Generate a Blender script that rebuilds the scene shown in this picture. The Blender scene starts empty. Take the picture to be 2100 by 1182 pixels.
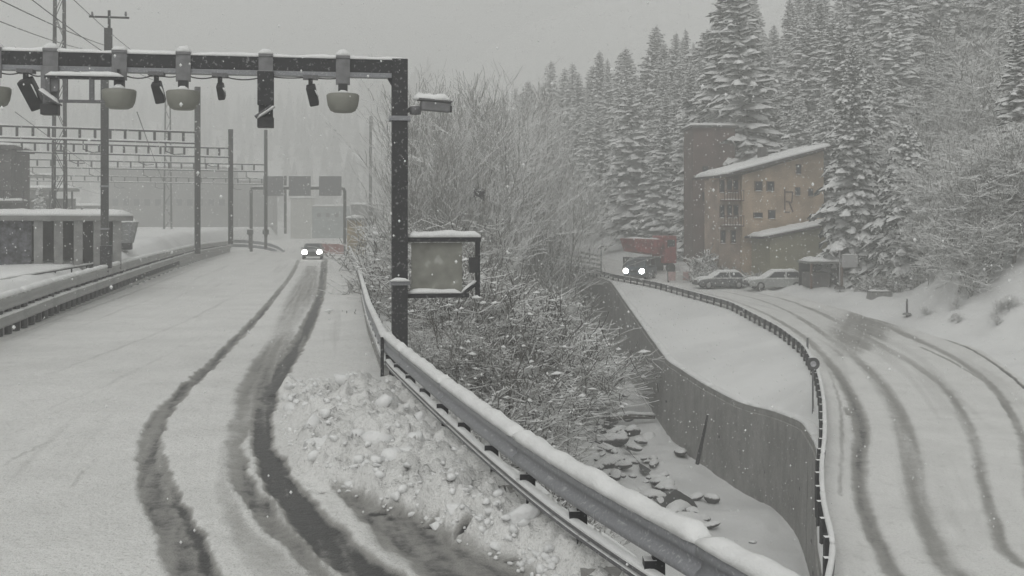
import bpy, math, random
import numpy as np
from mathutils import Vector, Matrix

R = math.radians
random.seed(7)
rng = np.random.default_rng(7)
scene = bpy.context.scene
COL = scene.collection
ZC, F, CX, HY = 3.3, 2250.0, 1050.0, 460.0      # camera height (m), focal length (px), column and horizon row of the photo

# ------------------------------------------------------------------ camera
cam_d = bpy.data.cameras.new('camera'); cam = bpy.data.objects.new('camera', cam_d); COL.objects.link(cam)
cam.location = (0, 0, ZC); cam.rotation_euler = (R(90), 0, 0)
cam_d.sensor_width = 36.0; cam_d.lens = 36.0*F/2100.0
cam_d.shift_y = -(591.0-HY)/2100.0
cam_d.clip_start = 0.1; cam_d.clip_end = 3000
scene.camera = cam

# ------------------------------------------------------------------ sky, sun, exposure
world = bpy.data.worlds.new('World'); scene.world = world; world.use_nodes = True
wn, wl = world.node_tree.nodes, world.node_tree.links
wn.clear()
sky = wn.new('ShaderNodeTexSky'); sky.sky_type = 'NISHITA'; sky.sun_disc = False
sky.sun_elevation = R(48); sky.sun_rotation = R(200); sky.air_density = 1.0; sky.dust_density = 4.0; sky.ozone_density = 1.0
bw = wn.new('ShaderNodeHueSaturation'); bw.inputs['Saturation'].default_value = 0.0
cover = wn.new('ShaderNodeMix'); cover.data_type = 'RGBA'; cover.inputs[0].default_value = 0.72   # cloud cover evens the sky out
cover.inputs[7].default_value = (3.42, 3.46, 3.36, 1)
bg = wn.new('ShaderNodeBackground'); bg.inputs['Strength'].default_value = 0.149
wo = wn.new('ShaderNodeOutputWorld')
wl.new(sky.outputs[0], bw.inputs['Color']); wl.new(bw.outputs[0], cover.inputs[6])
wl.new(cover.outputs[2], bg.inputs['Color']); wl.new(bg.outputs[0], wo.inputs['Surface'])
sun_d = bpy.data.lights.new('sun', 'SUN'); sun_d.energy = 0.5; sun_d.angle = R(45); sun_d.color = (1, 0.985, 0.96)
sun = bpy.data.objects.new('sun', sun_d); COL.objects.link(sun)
sun.rotation_euler = (R(42), 0, R(-20+0)); sun.location = (0, 0, 60)
vs = scene.view_settings
scene.display_settings.display_device = 'sRGB'
vs.view_transform = 'Standard'; vs.look = 'None'; vs.exposure = 0.15; vs.gamma = 1.0; vs.use_curve_mapping = False
scene.cycles.use_denoising = True
scene.cycles.max_bounces = 6; scene.cycles.volume_bounces = 1; scene.cycles.diffuse_bounces = 4; scene.cycles.glossy_bounces = 2
scene.cycles.volume_max_steps = 64
scene.cycles.sample_clamp_indirect = 4.0

# ------------------------------------------------------------------ helpers: noise, curves
def _hash(ix, iy, s):
    h = (ix.astype(np.int64)*374761393 + iy.astype(np.int64)*668265263 + s*1442695041) & 0xffffffff
    h = ((h ^ (h >> 13))*1274126177) & 0xffffffff
    return ((h ^ (h >> 16)) & 0xffff)/65535.0
def vnoise(x, y, s=0):
    ix, iy = np.floor(x), np.floor(y); fx, fy = x-ix, y-iy
    fx = fx*fx*fx*(fx*(fx*6-15)+10); fy = fy*fy*fy*(fy*(fy*6-15)+10)
    a = _hash(ix, iy, s); b = _hash(ix+1, iy, s); c = _hash(ix, iy+1, s); d = _hash(ix+1, iy+1, s)
    return (a*(1-fx)+b*fx)*(1-fy) + (c*(1-fx)+d*fx)*fy
def fbm(x, y, o=4, s=0):
    r, a, t = 0, 1.0, 0
    for i in range(o):
        r = r + a*vnoise(x*2**i+17.3*i, y*2**i-9.1*i, s+i); t += a; a *= 0.5
    return r/t - 0.5
def sstep(a, b, x):
    t = np.clip((x-a)/(b-a), 0, 1); return t*t*(3-2*t)
class Curve1:
    """x as a smooth function of y through given points"""
    def __init__(self, pts, smooth=3.0, y0=-20, y1=760):
        p = sorted((q[1], q[0]) for q in pts); ys = np.array([a for a, b in p]); xs = np.array([b for a, b in p])
        self.y = np.arange(y0-20, y1+20, 0.25)
        x = np.interp(self.y, ys, xs)
        lo, hi = self.y < ys[0], self.y > ys[-1]
        x[lo] = xs[0] + (self.y[lo]-ys[0])*(xs[1]-xs[0])/(ys[1]-ys[0])
        x[hi] = xs[-1] + (self.y[hi]-ys[-1])*(xs[-1]-xs[-2])/(ys[-1]-ys[-2])
        n = int(smooth/0.25); k = np.hanning(2*n+3)[1:-1]; k /= k.sum()
        self.x = np.convolve(np.pad(x, n, mode='reflect', reflect_type='odd'), k, mode='valid')
    def __call__(self, y): return np.interp(y, self.y, self.x)

def at(px, py, Y): return ((px-CX)/F*Y, Y, ZC-(py-HY)/F*Y)
def left_road_point(px, py):
    Y = F*ZC/(py-HY); return ((px-CX)/F*Y, Y)
def right_road_point(px, py):
    Y = 17577.0/(py-401.5); return ((px-CX)/F*Y, Y)
def right_road_z(Y): return ZC-(7.812-0.026*Y) if np.isscalar(Y) else ZC-(7.812-0.026*np.asarray(Y))

rail_x = Curve1([(2.35, 5), (1.75, 7.2), (0.99, 8.9), (.25, 11.25), (-.3, 13.3), (-1.15, 16.6), (-2.6, 22.5), (-4.3, 32.75), (-9.5, 67.2), (-19.4, 130), (-31, 207), (-60, 400)], 3.0)
lrail_x = Curve1([(-9.5, 4), (-12.2, 16), (-14.75, 31.6), (-15.8, 37), (-20.6, 61.9), (-26.8, 92.8), (-34.2, 135), (-47, 210), (-80, 400)], 4.0)
lrail_top = Curve1([(1.2, 4), (1.26, 31.6), (1.41, 37), (1.62, 62), (1.66, 92.8), (1.45, 135), (1.3, 180), (1.3, 260)], 8.0)
edge_px = [(1180,553),(1260,575),(1340,590),(1500,635),(1600,690),(1650,730),(1678,785),(1690,850),(1692,930),(1683,1000),(1690,1100),(1720,1182)]
road_l = Curve1([right_road_point(*p) for p in edge_px]+[(5.6, 20), (4.2, 14), (-1, 170), (-8, 220)], 3.0)
road_r = Curve1([right_road_point(*p) for p in [(1850,678),(2000,722),(2100,800)]]+[(19.9, 36), (17.5, 26), (14, 14), (22.1, 75), (20.6, 90), (18.2, 102), (14, 117), (6.5, 170), (-1, 220)], 4.0)
wall_x = Curve1([(3, 132), (6.4, 117), (8.2, 108), (9.1, 101), (9.0, 93.75), (8.8, 70.4), (8.5, 60), (9.2, 52.5), (9.9, 47.6), (10.6, 45), (10.75, 40.6), (9.6, 34.5), (8.3, 29.8), (6.95, 25), (6.3, 22), (5.3, 18), (4.0, 13)], 1.5)
_wz = [(-4.45, 13), (-4.2, 22), (-3.95, 25), (-3.85, 29.8), (-3.75, 34.5), (-4.05, 40.6), (-4.35, 45), (-4.5, 47.4), (-4.4, 52.5), (-4.2, 60), (-3.9, 70.4), (-2.4, 93.75), (-2.0, 101), (-1.6, 117), (-1.3, 132)]
wall_z = Curve1(_wz, 1.5)
def floor_z(Y): return -8.2 + 5.0*sstep(112, 190, np.asarray(Y, float)) + 1.5*sstep(190, 300, np.asarray(Y, float))
def yard_z(Y): return 1.35 + np.clip((np.asarray(Y, float)-45)*0.0225, -0.25, 1.25)

# ------------------------------------------------------------------ helpers: materials
def nodes_of(m):
    m.use_nodes = True; nt = m.node_tree; nt.nodes.clear()
    out = nt.nodes.new('ShaderNodeOutputMaterial'); b = nt.nodes.new('ShaderNodeBsdfPrincipled')
    nt.links.new(b.outputs[0], out.inputs['Surface']); return nt, b, out
def noise_node(nt, scale, detail=3, rough=0.55, coord='Object'):
    tc = nt.nodes.new('ShaderNodeTexCoord'); n = nt.nodes.new('ShaderNodeTexNoise')
    n.inputs['Scale'].default_value = scale; n.inputs['Detail'].default_value = detail; n.inputs['Roughness'].default_value = rough
    nt.links.new(tc.outputs[coord], n.inputs['Vector']); return n
def mixc(nt, fac, a, b):
    m = nt.nodes.new('ShaderNodeMix'); m.data_type = 'RGBA'
    for s, v in ((0, fac), (6, a), (7, b)):
        if isinstance(v, bpy.types.NodeSocket): nt.links.new(v, m.inputs[s])
        else: m.inputs[s].default_value = v if s == 0 else (*v, 1)
    return m.outputs[2]
def ramp(nt, sock, lo, hi):
    m = nt.nodes.new('ShaderNodeMapRange'); m.interpolation_type = 'SMOOTHSTEP'
    m.inputs['From Min'].default_value = lo; m.inputs['From Max'].default_value = hi
    nt.links.new(sock, m.inputs['Value']); return m.outputs[0]
def math2(nt, op, a, b):
    m = nt.nodes.new('ShaderNodeMath'); m.operation = op
    for i, v in enumerate((a, b)):
        if isinstance(v, bpy.types.NodeSocket): nt.links.new(v, m.inputs[i])
        else: m.inputs[i].default_value = v
    return m.outputs[0]
def bump(nt, b, height, strength, dist):
    n = nt.nodes.new('ShaderNodeBump'); n.inputs['Strength'].default_value = strength; n.inputs['Distance'].default_value = dist
    nt.links.new(height, n.inputs['Height']); nt.links.new(n.outputs[0], b.inputs['Normal'])
SNOW = (0.80, 0.805, 0.80)
def plain(name, col, rough=0.7, var=0.25, scale=6.0, metal=0.0, bmp=0.0):
    m = bpy.data.materials.new(name); nt, b, o = nodes_of(m)
    n = noise_node(nt, scale, 4)
    c = mixc(nt, ramp(nt, n.outputs[0], 0.3, 0.7), tuple(v*(1-var) for v in col), tuple(min(1, v*(1+var)) for v in col))
    nt.links.new(c, b.inputs['Base Color']); b.inputs['Roughness'].default_value = rough; b.inputs['Metallic'].default_value = metal
    if bmp: bump(nt, b, n.outputs[0], 0.5, bmp)
    return m
def snowed(name, col, lo=0.35, hi=0.7, rough=0.75, scale=3.0, var=0.3, dust=0.0, nscale=None):
    """a material whose upward-facing faces carry settled snow, with specks of blown snow on the others"""
    m = bpy.data.materials.new(name); nt, b, o = nodes_of(m)
    n = noise_node(nt, scale, 4); n2 = noise_node(nt, nscale or scale*6, 2)
    g = nt.nodes.new('ShaderNodeNewGeometry'); sx = nt.nodes.new('ShaderNodeSeparateXYZ'); nt.links.new(g.outputs['Normal'], sx.inputs[0])
    f = math2(nt, 'ADD', sx.outputs[2], math2(nt, 'MULTIPLY', math2(nt, 'SUBTRACT', n.outputs[0], 0.5), 0.9))
    f = ramp(nt, f, lo, hi)
    if dust:
        f = math2(nt, 'MAXIMUM', f, math2(nt, 'MULTIPLY', ramp(nt, n2.outputs[0], 0.62-0.15*dust, 0.72), min(1.0, dust)))
    c0 = mixc(nt, n2.outputs[0], tuple(v*(1-var) for v in col), tuple(min(1, v*(1+var)) for v in col))
    nt.links.new(mixc(nt, f, c0, SNOW), b.inputs['Base Color']); b.inputs['Roughness'].default_value = rough
    return m
def snow_mat(name, scale=1.2, strength=0.6, dist=0.06, grime=0.12):
    m = bpy.data.materials.new(name); nt, b, o = nodes_of(m)
    n1 = noise_node(nt, scale, 6, 0.6); n2 = noise_node(nt, scale*14, 3); n3 = noise_node(nt, scale*0.23, 3)
    c = mixc(nt, ramp(nt, n3.outputs[0], 0.35, 0.7), SNOW, tuple(v*(1-grime) for v in SNOW))
    c = mixc(nt, ramp(nt, n2.outputs[0], 0.64, 0.78), c, (0.55, 0.55, 0.53))
    nt.links.new(c, b.inputs['Base Color']); b.inputs['Roughness'].default_value = 0.65
    h = math2(nt, 'ADD', n1.outputs[0], math2(nt, 'MULTIPLY', n2.outputs[0], 0.18)); bump(nt, b, h, strength, dist)
    return m
def emit(name, col, s):
    m = bpy.data.materials.new(name); nt, b, o = nodes_of(m)
    b.inputs['Base Color'].default_value = (*col, 1); b.inputs['Emission Color'].default_value = (*col, 1); b.inputs['Emission Strength'].default_value = s
    return m
def road_mat(name):
    m = bpy.data.materials.new(name); nt, b, o = nodes_of(m)
    at_ = nt.nodes.new('ShaderNodeAttribute'); at_.attribute_name = 'wear_shade'
    n1 = noise_node(nt, 9.0, 5, 0.65); n2 = noise_node(nt, 45.0, 3); n3 = noise_node(nt, 0.5, 3); n4 = noise_node(nt, 2.2, 5, 0.7)
    w = math2(nt, 'ADD', at_.outputs['Fac'], math2(nt, 'MULTIPLY', math2(nt, 'MULTIPLY', math2(nt, 'SUBTRACT', n1.outputs[0], 0.5), 0.9), at_.outputs['Fac']))
    fresh = ramp(nt, at_.outputs['Fac'], -0.02, -0.3)                       # untrodden ploughed snow is whiter than the driven lanes
    base = mixc(nt, ramp(nt, n3.outputs[0], 0.35, 0.7), (0.81, 0.81, 0.795), (0.73, 0.73, 0.715))
    base = mixc(nt, fresh, base, (0.82, 0.82, 0.805))
    base = mixc(nt, math2(nt, 'MULTIPLY', ramp(nt, n4.outputs[0], 0.54, 0.74), 0.55), base, (0.54, 0.54, 0.52))
    base = mixc(nt, math2(nt, 'MULTIPLY', ramp(nt, n2.outputs[0], 0.52, 0.7), 0.45), base, (0.45, 0.45, 0.43))
    n5 = noise_node(nt, 22.0, 4, 0.7); base = mixc(nt, math2(nt, 'MULTIPLY', math2(nt, 'MULTIPLY', ramp(nt, n5.outputs[0], 0.53, 0.68), math2(nt, 'SUBTRACT', 1.0, math2(nt, 'MULTIPLY', fresh, 0.7))), 0.6), base, (0.40, 0.395, 0.38))
    base = mixc(nt, math2(nt, 'MULTIPLY', fresh, 0.85), base, (0.88, 0.88, 0.87))
    c = mixc(nt, ramp(nt, w, 0.02, 0.55), base, (0.30, 0.295, 0.28))
    c = mixc(nt, ramp(nt, w, 0.5, 0.95), c, (0.05, 0.05, 0.05))
    c = mixc(nt, math2(nt, 'MULTIPLY', ramp(nt, n5.outputs[0], 0.6, 0.72), 0.35), c, (0.45, 0.45, 0.44))
    nt.links.new(c, b.inputs['Base Color'])
    rr = nt.nodes.new('ShaderNodeMapRange'); rr.inputs['To Min'].default_value = 0.7; rr.inputs['To Max'].default_value = 0.42
    nt.links.new(w, rr.inputs['Value']); nt.links.new(rr.outputs[0], b.inputs['Roughness'])
    h = math2(nt, 'ADD', math2(nt, 'MULTIPLY', n1.outputs[0], 0.7), math2(nt, 'MULTIPLY', n2.outputs[0], 0.3)); bump(nt, b, h, 0.85, 0.10)
    return m

M = {}
M['snow'] = snow_mat('snow'); M['snow_lump'] = snow_mat('snow_lump', 7.0, 0.7, 0.04, 0.1); M['ground'] = snow_mat('snow_ground', 0.8, 0.7, 0.12, 0.14)
M['road'] = road_mat('slushy_road')
M['galv'] = snowed('galvanised_steel', (0.23, 0.235, 0.25), 0.55, 0.85, 0.45, 5, 0.25, 0.25)
M['galv_pale'] = snowed('weathered_galvanised_steel', (0.30, 0.30, 0.295), 0.5, 0.85, 0.6, 4, 0.25, 0.3)
M['galv_dark'] = snowed('dull_galvanised_steel', (0.115, 0.115, 0.12), 0.6, 0.9, 0.5, 6, 0.3, 0.25)
M['dark_steel'] = snowed('dark_painted_steel', (0.009, 0.009, 0.012), 0.6, 0.9, 0.6, 5, 0.5, 0.22, 16)
M['black'] = plain('black_plastic', (0.02, 0.02, 0.022), 0.5)
M['grey_box'] = plain('grey_plastic', (0.16, 0.16, 0.165), 0.6, 0.2)
M['bowl'] = plain('dirty_radome', (0.19, 0.19, 0.165), 0.6, 0.15, 3)
M['concrete'] = None
M['mast'] = snowed('weathered_mast_steel', (0.045, 0.045, 0.045), 0.7, 0.95, 0.6, 6, 0.4, 0.2, 20)
M['bark'] = snowed('snowy_bark', (0.075, 0.07, 0.062), 0.30, 0.75, 0.85, 4, 0.4, 0.15)
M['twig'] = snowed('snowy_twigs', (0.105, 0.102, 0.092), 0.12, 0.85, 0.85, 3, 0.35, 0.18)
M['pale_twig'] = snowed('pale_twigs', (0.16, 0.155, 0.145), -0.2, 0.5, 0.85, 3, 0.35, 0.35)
M['frost'] = snowed('snow_laden_twigs', (0.115, 0.112, 0.104), -0.05, 0.7, 0.85, 3, 0.3, 0.25)
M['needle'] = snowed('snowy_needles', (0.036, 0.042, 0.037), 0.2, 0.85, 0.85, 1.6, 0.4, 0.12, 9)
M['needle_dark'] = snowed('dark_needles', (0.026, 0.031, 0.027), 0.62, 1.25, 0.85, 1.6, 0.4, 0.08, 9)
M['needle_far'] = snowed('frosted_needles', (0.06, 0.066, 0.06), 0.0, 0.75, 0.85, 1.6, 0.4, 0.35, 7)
def concrete():
    m = bpy.data.materials.new('stained_concrete'); nt, b, o = nodes_of(m)
    tc = nt.nodes.new('ShaderNodeTexCoord'); mp = nt.nodes.new('ShaderNodeMapping'); mp.inputs['Scale'].default_value = (1.2, 1.2, 0.35)
    nt.links.new(tc.outputs['Object'], mp.inputs[0])
    n = nt.nodes.new('ShaderNodeTexNoise'); n.inputs['Scale'].default_value = 1.6; n.inputs['Detail'].default_value = 6; nt.links.new(mp.outputs[0], n.inputs['Vector'])
    n2 = noise_node(nt, 0.55, 5, 0.6); n3 = noise_node(nt, 7, 4)
    c = mixc(nt, ramp(nt, n.outputs[0], 0.34, 0.68), (0.26, 0.257, 0.247), (0.325, 0.32, 0.31))
    c = mixc(nt, math2(nt, 'MULTIPLY', ramp(nt, n2.outputs[0], 0.42, 0.72), 0.7), c, (0.2, 0.196, 0.187))
    n4 = noise_node(nt, 2.6, 5, 0.7); c = mixc(nt, math2(nt, 'MULTIPLY', ramp(nt, n4.outputs[0], 0.5, 0.72), 0.5), c, (0.13, 0.128, 0.122))
    c = mixc(nt, ramp(nt, n3.outputs[0], 0.62, 0.72), c, (0.55, 0.55, 0.54))
    nt.links.new(c, b.inputs['Base Color']); b.inputs['Roughness'].default_value = 0.9
    bump(nt, b, n3.outputs[0], 0.5, 0.04); return m
M['concrete'] = concrete()

# ------------------------------------------------------------------ helpers: meshes and objects
class MB:
    def __init__(s): s.v, s.f = [], []
    def add(s, vs, fs):
        o = len(s.v); s.v.extend(tuple(map(float, p)) for p in vs); s.f.extend(tuple(i+o for i in f) for f in fs); return s
    def box(s, c, d, rz=0.0, rx=0.0, ry=0.0, taper=1.0):
        hx, hy, hz = d[0]/2, d[1]/2, d[2]/2; m = Matrix.Rotation(rz, 3, 'Z') @ Matrix.Rotation(rx, 3, 'X') @ Matrix.Rotation(ry, 3, 'Y')
        vs = [m @ Vector((x*hx*(taper if z > 0 else 1), y*hy*(taper if z > 0 else 1), z*hz)) + Vector(c) for z in (-1, 1) for y in (-1, 1) for x in (-1, 1)]
        return s.add(vs, [(0,2,3,1), (4,5,7,6), (0,1,5,4), (1,3,7,5), (3,2,6,7), (2,0,4,6)])
    def tube(s, pts, rad, n=6, cap=True):
        pts = [Vector(p) for p in pts]; k = len(pts); rad = rad if hasattr(rad, '__len__') else [rad]*k
        vs, fs = [], []; u0 = None
        for i, p in enumerate(pts):
            t = (pts[min(i+1, k-1)]-pts[max(i-1, 0)]); t = t.normalized() if t.length > 1e-9 else Vector((0, 0, 1))
            u = (Vector((0, 0, 1)) if abs(t.z) < 0.9 else Vector((1, 0, 0))) if u0 is None else u0
            u = (u-t*u.dot(t)); u = u.normalized() if u.length > 1e-6 else t.orthogonal().normalized(); u0 = u; w = t.cross(u)
            for j in range(n):
                a = 2*math.pi*j/n; vs.append(p+(u*math.cos(a)+w*math.sin(a))*rad[i])
        for i in range(k-1):
            for j in range(n): fs.append((i*n+j, i*n+(j+1) % n, (i+1)*n+(j+1) % n, (i+1)*n+j))
        if cap and n > 2: fs.append(tuple(reversed(range(n)))); fs.append(tuple((k-1)*n+j for j in range(n)))
        return s.add(vs, fs)
    def lathe(s, prof, n=20, c=(0, 0, 0), sx=1, sy=1):
        vs, fs = [], []
        for r, z in prof:
            for j in range(n):
                a = 2*math.pi*j/n; vs.append((c[0]+r*math.cos(a)*sx, c[1]+r*math.sin(a)*sy, c[2]+z))
        for i in range(len(prof)-1):
            for j in range(n): fs.append((i*n+j, i*n+(j+1) % n, (i+1)*n+(j+1) % n, (i+1)*n+j))
        fs.append(tuple(reversed(range(n)))); fs.append(tuple((len(prof)-1)*n+j for j in range(n)))
        return s.add(vs, fs)
    def prism(s, poly, axis, a, b, inset=0.0):
        """polygon given in two axes, extruded along 'x', 'y' or 'z' from a to b"""
        k = len(poly)
        def P(u, v, w): return {'x': (w, u, v), 'y': (u, w, v), 'z': (u, v, w)}[axis]
        vs = [P(u, v, a) for u, v in poly]+[P(u, v, b) for u, v in poly]
        fs = [tuple(range(k)), tuple(reversed(range(k, 2*k)))]+[(i, k+i, k+(i+1) % k, (i+1) % k) for i in range(k)]
        return s.add(vs, fs)
    def sweep(s, path, prof, cap=True):
        """closed profile of (side, up) swept along a path; side points to the left of travel"""
        pts = [Vector(p) for p in path]; k, n = len(pts), len(prof); vs, fs = [], []
        for i, p in enumerate(pts):
            t = pts[min(i+1, k-1)]-pts[max(i-1, 0)]; t.z = 0; t.normalize(); l = Vector((-t.y, t.x, 0))
            for a, b in (prof[i] if isinstance(prof[0], list) else prof): vs.append(p+l*a+Vector((0, 0, b)))
        n = len(prof[0]) if isinstance(prof[0], list) else n
        for i in range(k-1):
            for j in range(n): fs.append((i*n+j, (i+1)*n+j, (i+1)*n+(j+1) % n, i*n+(j+1) % n))
        if cap: fs.append(tuple(range(n))); fs.append(tuple((k-1)*n+j for j in reversed(range(n))))
        return s.add(vs, fs)
    def mesh(s, name, mat, smooth=False, fix=True):
        me = bpy.data.meshes.new(name); me.from_pydata(s.v, [], s.f)
        if fix and len(s.f) < 6000:
            import bmesh
            bm = bmesh.new(); bm.from_mesh(me); bmesh.ops.recalc_face_normals(bm, faces=bm.faces); bm.to_mesh(me); bm.free()
        if mat: me.materials.append(mat)
        if smooth: me.polygons.foreach_set('use_smooth', [True]*len(me.polygons))
        me.update(); return me
    def build(s, name, mat, parent=None, smooth=False, fix=True, bevel=0.0):
        o = bpy.data.objects.new(name, s.mesh(name, mat, smooth, fix)); COL.objects.link(o)
        if parent is not None: o.parent = parent
        if bevel:
            b = o.modifiers.new('bevel', 'BEVEL'); b.width = bevel; b.segments = 2; b.limit_method = 'ANGLE'
        return o
def tag(o, label=None, cat=None, group=None, kind=None):
    if label: o['label'] = label
    if cat: o['category'] = cat
    if group: o['group'] = group
    if kind: o['kind'] = kind
    return o
def thing(name, label, cat, loc=(0, 0, 0), rz=0.0, group=None):
    o = bpy.data.objects.new(name, None); COL.objects.link(o); o.location = loc; o.rotation_euler = (0, 0, rz)
    o.empty_display_size = 0.3; return tag(o, label, cat, group)
def add_obj(name, mesh, parent=None, loc=None):
    o = bpy.data.objects.new(name, mesh); COL.objects.link(o)
    if parent is not None: o.parent = parent
    if loc is not None: o.location = loc
    return o
def copy_thing(o, parent=None):
    c = o.copy(); COL.objects.link(c)
    if parent is not None: c.parent = parent
    for ch in list(o.children): copy_thing(ch, c)
    return c
def snow_cap(path, width, height, seed=0, step=0.25, mb=None, wob=0.5):
    """a rounded, uneven ridge of snow lying along a path"""
    mb = mb or MB(); pts = [Vector(p) for p in path]; fine = []
    for a, b in zip(pts, pts[1:]):
        n = max(1, int((b-a).length/step))
        for i in range(n): fine.append(a.lerp(b, i/n))
    fine.append(pts[-1]); prof = []
    for i, p in enumerate(fine):
        q = p.x*1.7+p.y*2.3+seed*7.7
        h = height*(1+wob*(math.sin(q*1.9)*0.3+math.sin(q*4.7+1)*0.25+random.uniform(-.25, .25))); w = width/2*(1+wob*random.uniform(-.15, .15))
        if i in (0, len(fine)-1): h *= 0.4; w *= 0.8
        prof.append([(-w, 0), (-w*0.92, h*0.55), (-w*0.5, h*0.95), (w*0.1, h), (w*0.6, h*0.9), (w*0.95, h*0.5), (w, 0)])
    return mb.sweep(fine, prof)
# ------------------------------------------------------------------ terrain: one sheet of snow-covered ground
def flat_d(Y): return 1.4 + 4.6*sstep(70, 82, Y) + 9.0*sstep(76, 90, Y)*(1-sstep(108, 122, Y)) - 3.0*sstep(112, 130, Y)
def right_z(X, Y):
    d = np.maximum(X-road_r(Y), 0); fd = flat_d(Y)
    z = right_road_z(Y) + 0.6*sstep(0.3, 3.5, d) + 0.03*np.minimum(d, fd)
    up = np.maximum(d-fd, 0); hill = 0.62*up/(1+up/170.0)
    return z + hill*sstep(0, 5, up+0.001) + far_z(X, Y)
def far_z(X, Y):
    return 30*sstep(230, 420, Y)*sstep(-30, 120, X+0.12*(Y-230)) + 62*sstep(430, 720, Y-0.25*X)
def terrain_z(X, Y):
    """height of the ground at one point (used to stand things on it)"""
    X, Y = np.asarray(X, float), np.asarray(Y, float)
    xl, xr, w, e1, e2 = lrail_x(Y), rail_x(Y), wall_x(Y), road_l(Y), road_r(Y)
    fl = np.maximum(w-5.0-2.5*sstep(50, 90, Y), xr+4); fz = floor_z(Y)
    t = np.clip((X-xr-0.9)/(fl-xr-0.9), 0, 1)
    slope = -0.15 + (fz+0.15)*(0.65*t+0.35*t*t*(3-2*t))
    t2 = np.clip((X-w-0.4)/np.maximum(e1-w-0.7, 0.2), 0, 1); wz, rz = wall_z(Y), right_road_z(Y)
    z = np.where(X < xl-0.5, 0.3+(yard_z(Y)-0.3)*sstep(0.3, 2.2, xl-X), 0.0)
    z = np.where(X > xr+0.25, slope, z); z = np.where(X > fl, fz, z)
    z = np.where(X > w+0.25, wz+(rz-wz)*t2, z); z = np.where(X > e1, rz, z); z = np.where(X > e2, right_z(X, Y), z)
    return z + np.where(X < e2, far_z(X, Y), 0)

def build_ground():
    Ys = np.concatenate([np.arange(-14, 60, 0.7), np.arange(60, 140, 1.5), np.arange(140, 300, 5), np.arange(300, 741, 20)])
    V, ncol, rows = [], None, []
    for Y in Ys:
        xl, xr, w, e1, e2 = [float(c(Y)) for c in (lrail_x, rail_x, wall_x, road_l, road_r)]
        if Y > 132: w = max(xr+8, w); e1 = max(w+1.2, e1); e2 = max(e1+4, e2)
        fl = max(w-5.0-2.5*float(sstep(50, 90, Y)), xr+4.0); fl = min(fl, w-0.5)
        def seg(a, b, n): return list(np.linspace(a, b, n, endpoint=False))
        xs = seg(-400, xl-60, 6)+seg(xl-60, xl-4, 28)+seg(xl-4, xl-0.4, 8)+seg(xl-0.4, xr+0.35, 6)+seg(xr+0.35, xr+0.9, 2)+seg(xr+0.9, fl, 26)+seg(fl, w-0.05, 20)+[w+0.02, w+0.12]
        xs += seg(w+0.4, e1, 16)+seg(e1, e2, 6)+seg(e2, e2+22, 34)+seg(e2+22, e2+80, 24)+seg(e2+80, 420, 8)+[420]
        xs = np.array(xs); Yv = np.full_like(xs, Y); z = terrain_z(xs, Yv)
        i = 76+20                                                     # the two columns at the wall: foot and head
        z[i] = float(floor_z(Y)); z[i+1] = float(wall_z(Y))-0.06
        n = fbm(xs*0.35, Yv*0.35, 4, 3)*0.5 + fbm(xs*1.7, Yv*1.7, 3, 9)*0.16
        rough = np.ones_like(xs); rough[(xs > xl-0.6) & (xs < xr+0.4)] = 0; rough[(xs > w-0.06) & (xs < e1+0.2)] = 0.22; rough[(xs >= e1-.01) & (xs <= e2+.01)] = 0
        rough[(xs > xr+0.9) & (xs < fl)] = 1.8; rough[(xs >= fl) & (xs < w-0.3)] = 1.7; rough[xs > e2+0.6] = 1.0; rough[xs > e2+3] = 1.9
        rough[(xs < xl-0.6)] = 0.5
        z = z + n*rough + np.where((xs > e2+.5) & (xs < e2+26), np.abs(fbm(xs*.9, Yv*.5, 3, 15))*.7-.1, 0)
        inroad = ((xs > xl-0.6) & (xs < xr+0.4)) | ((xs >= e1+0.1) & (xs <= e2-0.1)); z[inroad] -= 0.3
        rows.append(z); V.append(np.stack([xs, Yv, z], 1)); ncol = len(xs)
    V = np.concatenate(V); nr = len(Ys)
    idx = np.arange(nr*ncol).reshape(nr, ncol)
    F4 = np.stack([idx[:-1, :-1], idx[:-1, 1:], idx[1:, 1:], idx[1:, :-1]], -1).reshape(-1, 4)
    me = bpy.data.meshes.new('snowy_ground'); me.from_pydata(V.tolist(), [], F4.tolist()); me.materials.append(M['ground'])
    me.polygons.foreach_set('use_smooth', [True]*len(me.polygons))
    o = add_obj('ground', me); tag(o, 'snow covered ground with a ravine between the two roads', kind='structure')
build_ground()

# ------------------------------------------------------------------ the two roads, with ruts and slush
def poly_wear(X, Y, pts, soft=0.55):
    """pts: (x, y, half width, darkness); the largest darkness over the segments, with a soft edge"""
    out = np.zeros_like(X)
    for (x0, y0, w0, d0), (x1, y1, w1, d1) in zip(pts, pts[1:]):
        dx, dy = x1-x0, y1-y0; L = dx*dx+dy*dy+1e-9
        t = np.clip(((X-x0)*dx+(Y-y0)*dy)/L, 0, 1); dist = np.hypot(X-x0-t*dx, Y-y0-t*dy)
        w = w0+(w1-w0)*t; d = d0+(d1-d0)*t
        lat = ((X-x0)*dy-(Y-y0)*dx)/math.sqrt(L)
        near = dist < 2.0*w
        if not near.any(): continue
        st = np.zeros_like(X); st[near] = fbm(lat[near]*9.0, Y[near]*.16, 3, 97)+.5*fbm(X[near]*3, Y[near]*3, 2, 99)
        d = d*(1+.75*st)
        out = np.maximum(out, d*(1-sstep(1-soft, 1+soft*0.6, dist/w)))
    return out
def spline(pts, n=5):
    p = np.array(pts, float); out = []
    for i in range(len(p)-1):
        a, b, c, d = p[max(i-1, 0)], p[i], p[i+1], p[min(i+2, len(p)-1)]
        for k in range(n):
            t = k/n; out.append(0.5*((2*b)+(c-a)*t+(2*a-5*b+4*c-d)*t*t+(3*b-a-3*c+d)*t**3))
    out.append(p[-1]); return out
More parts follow.
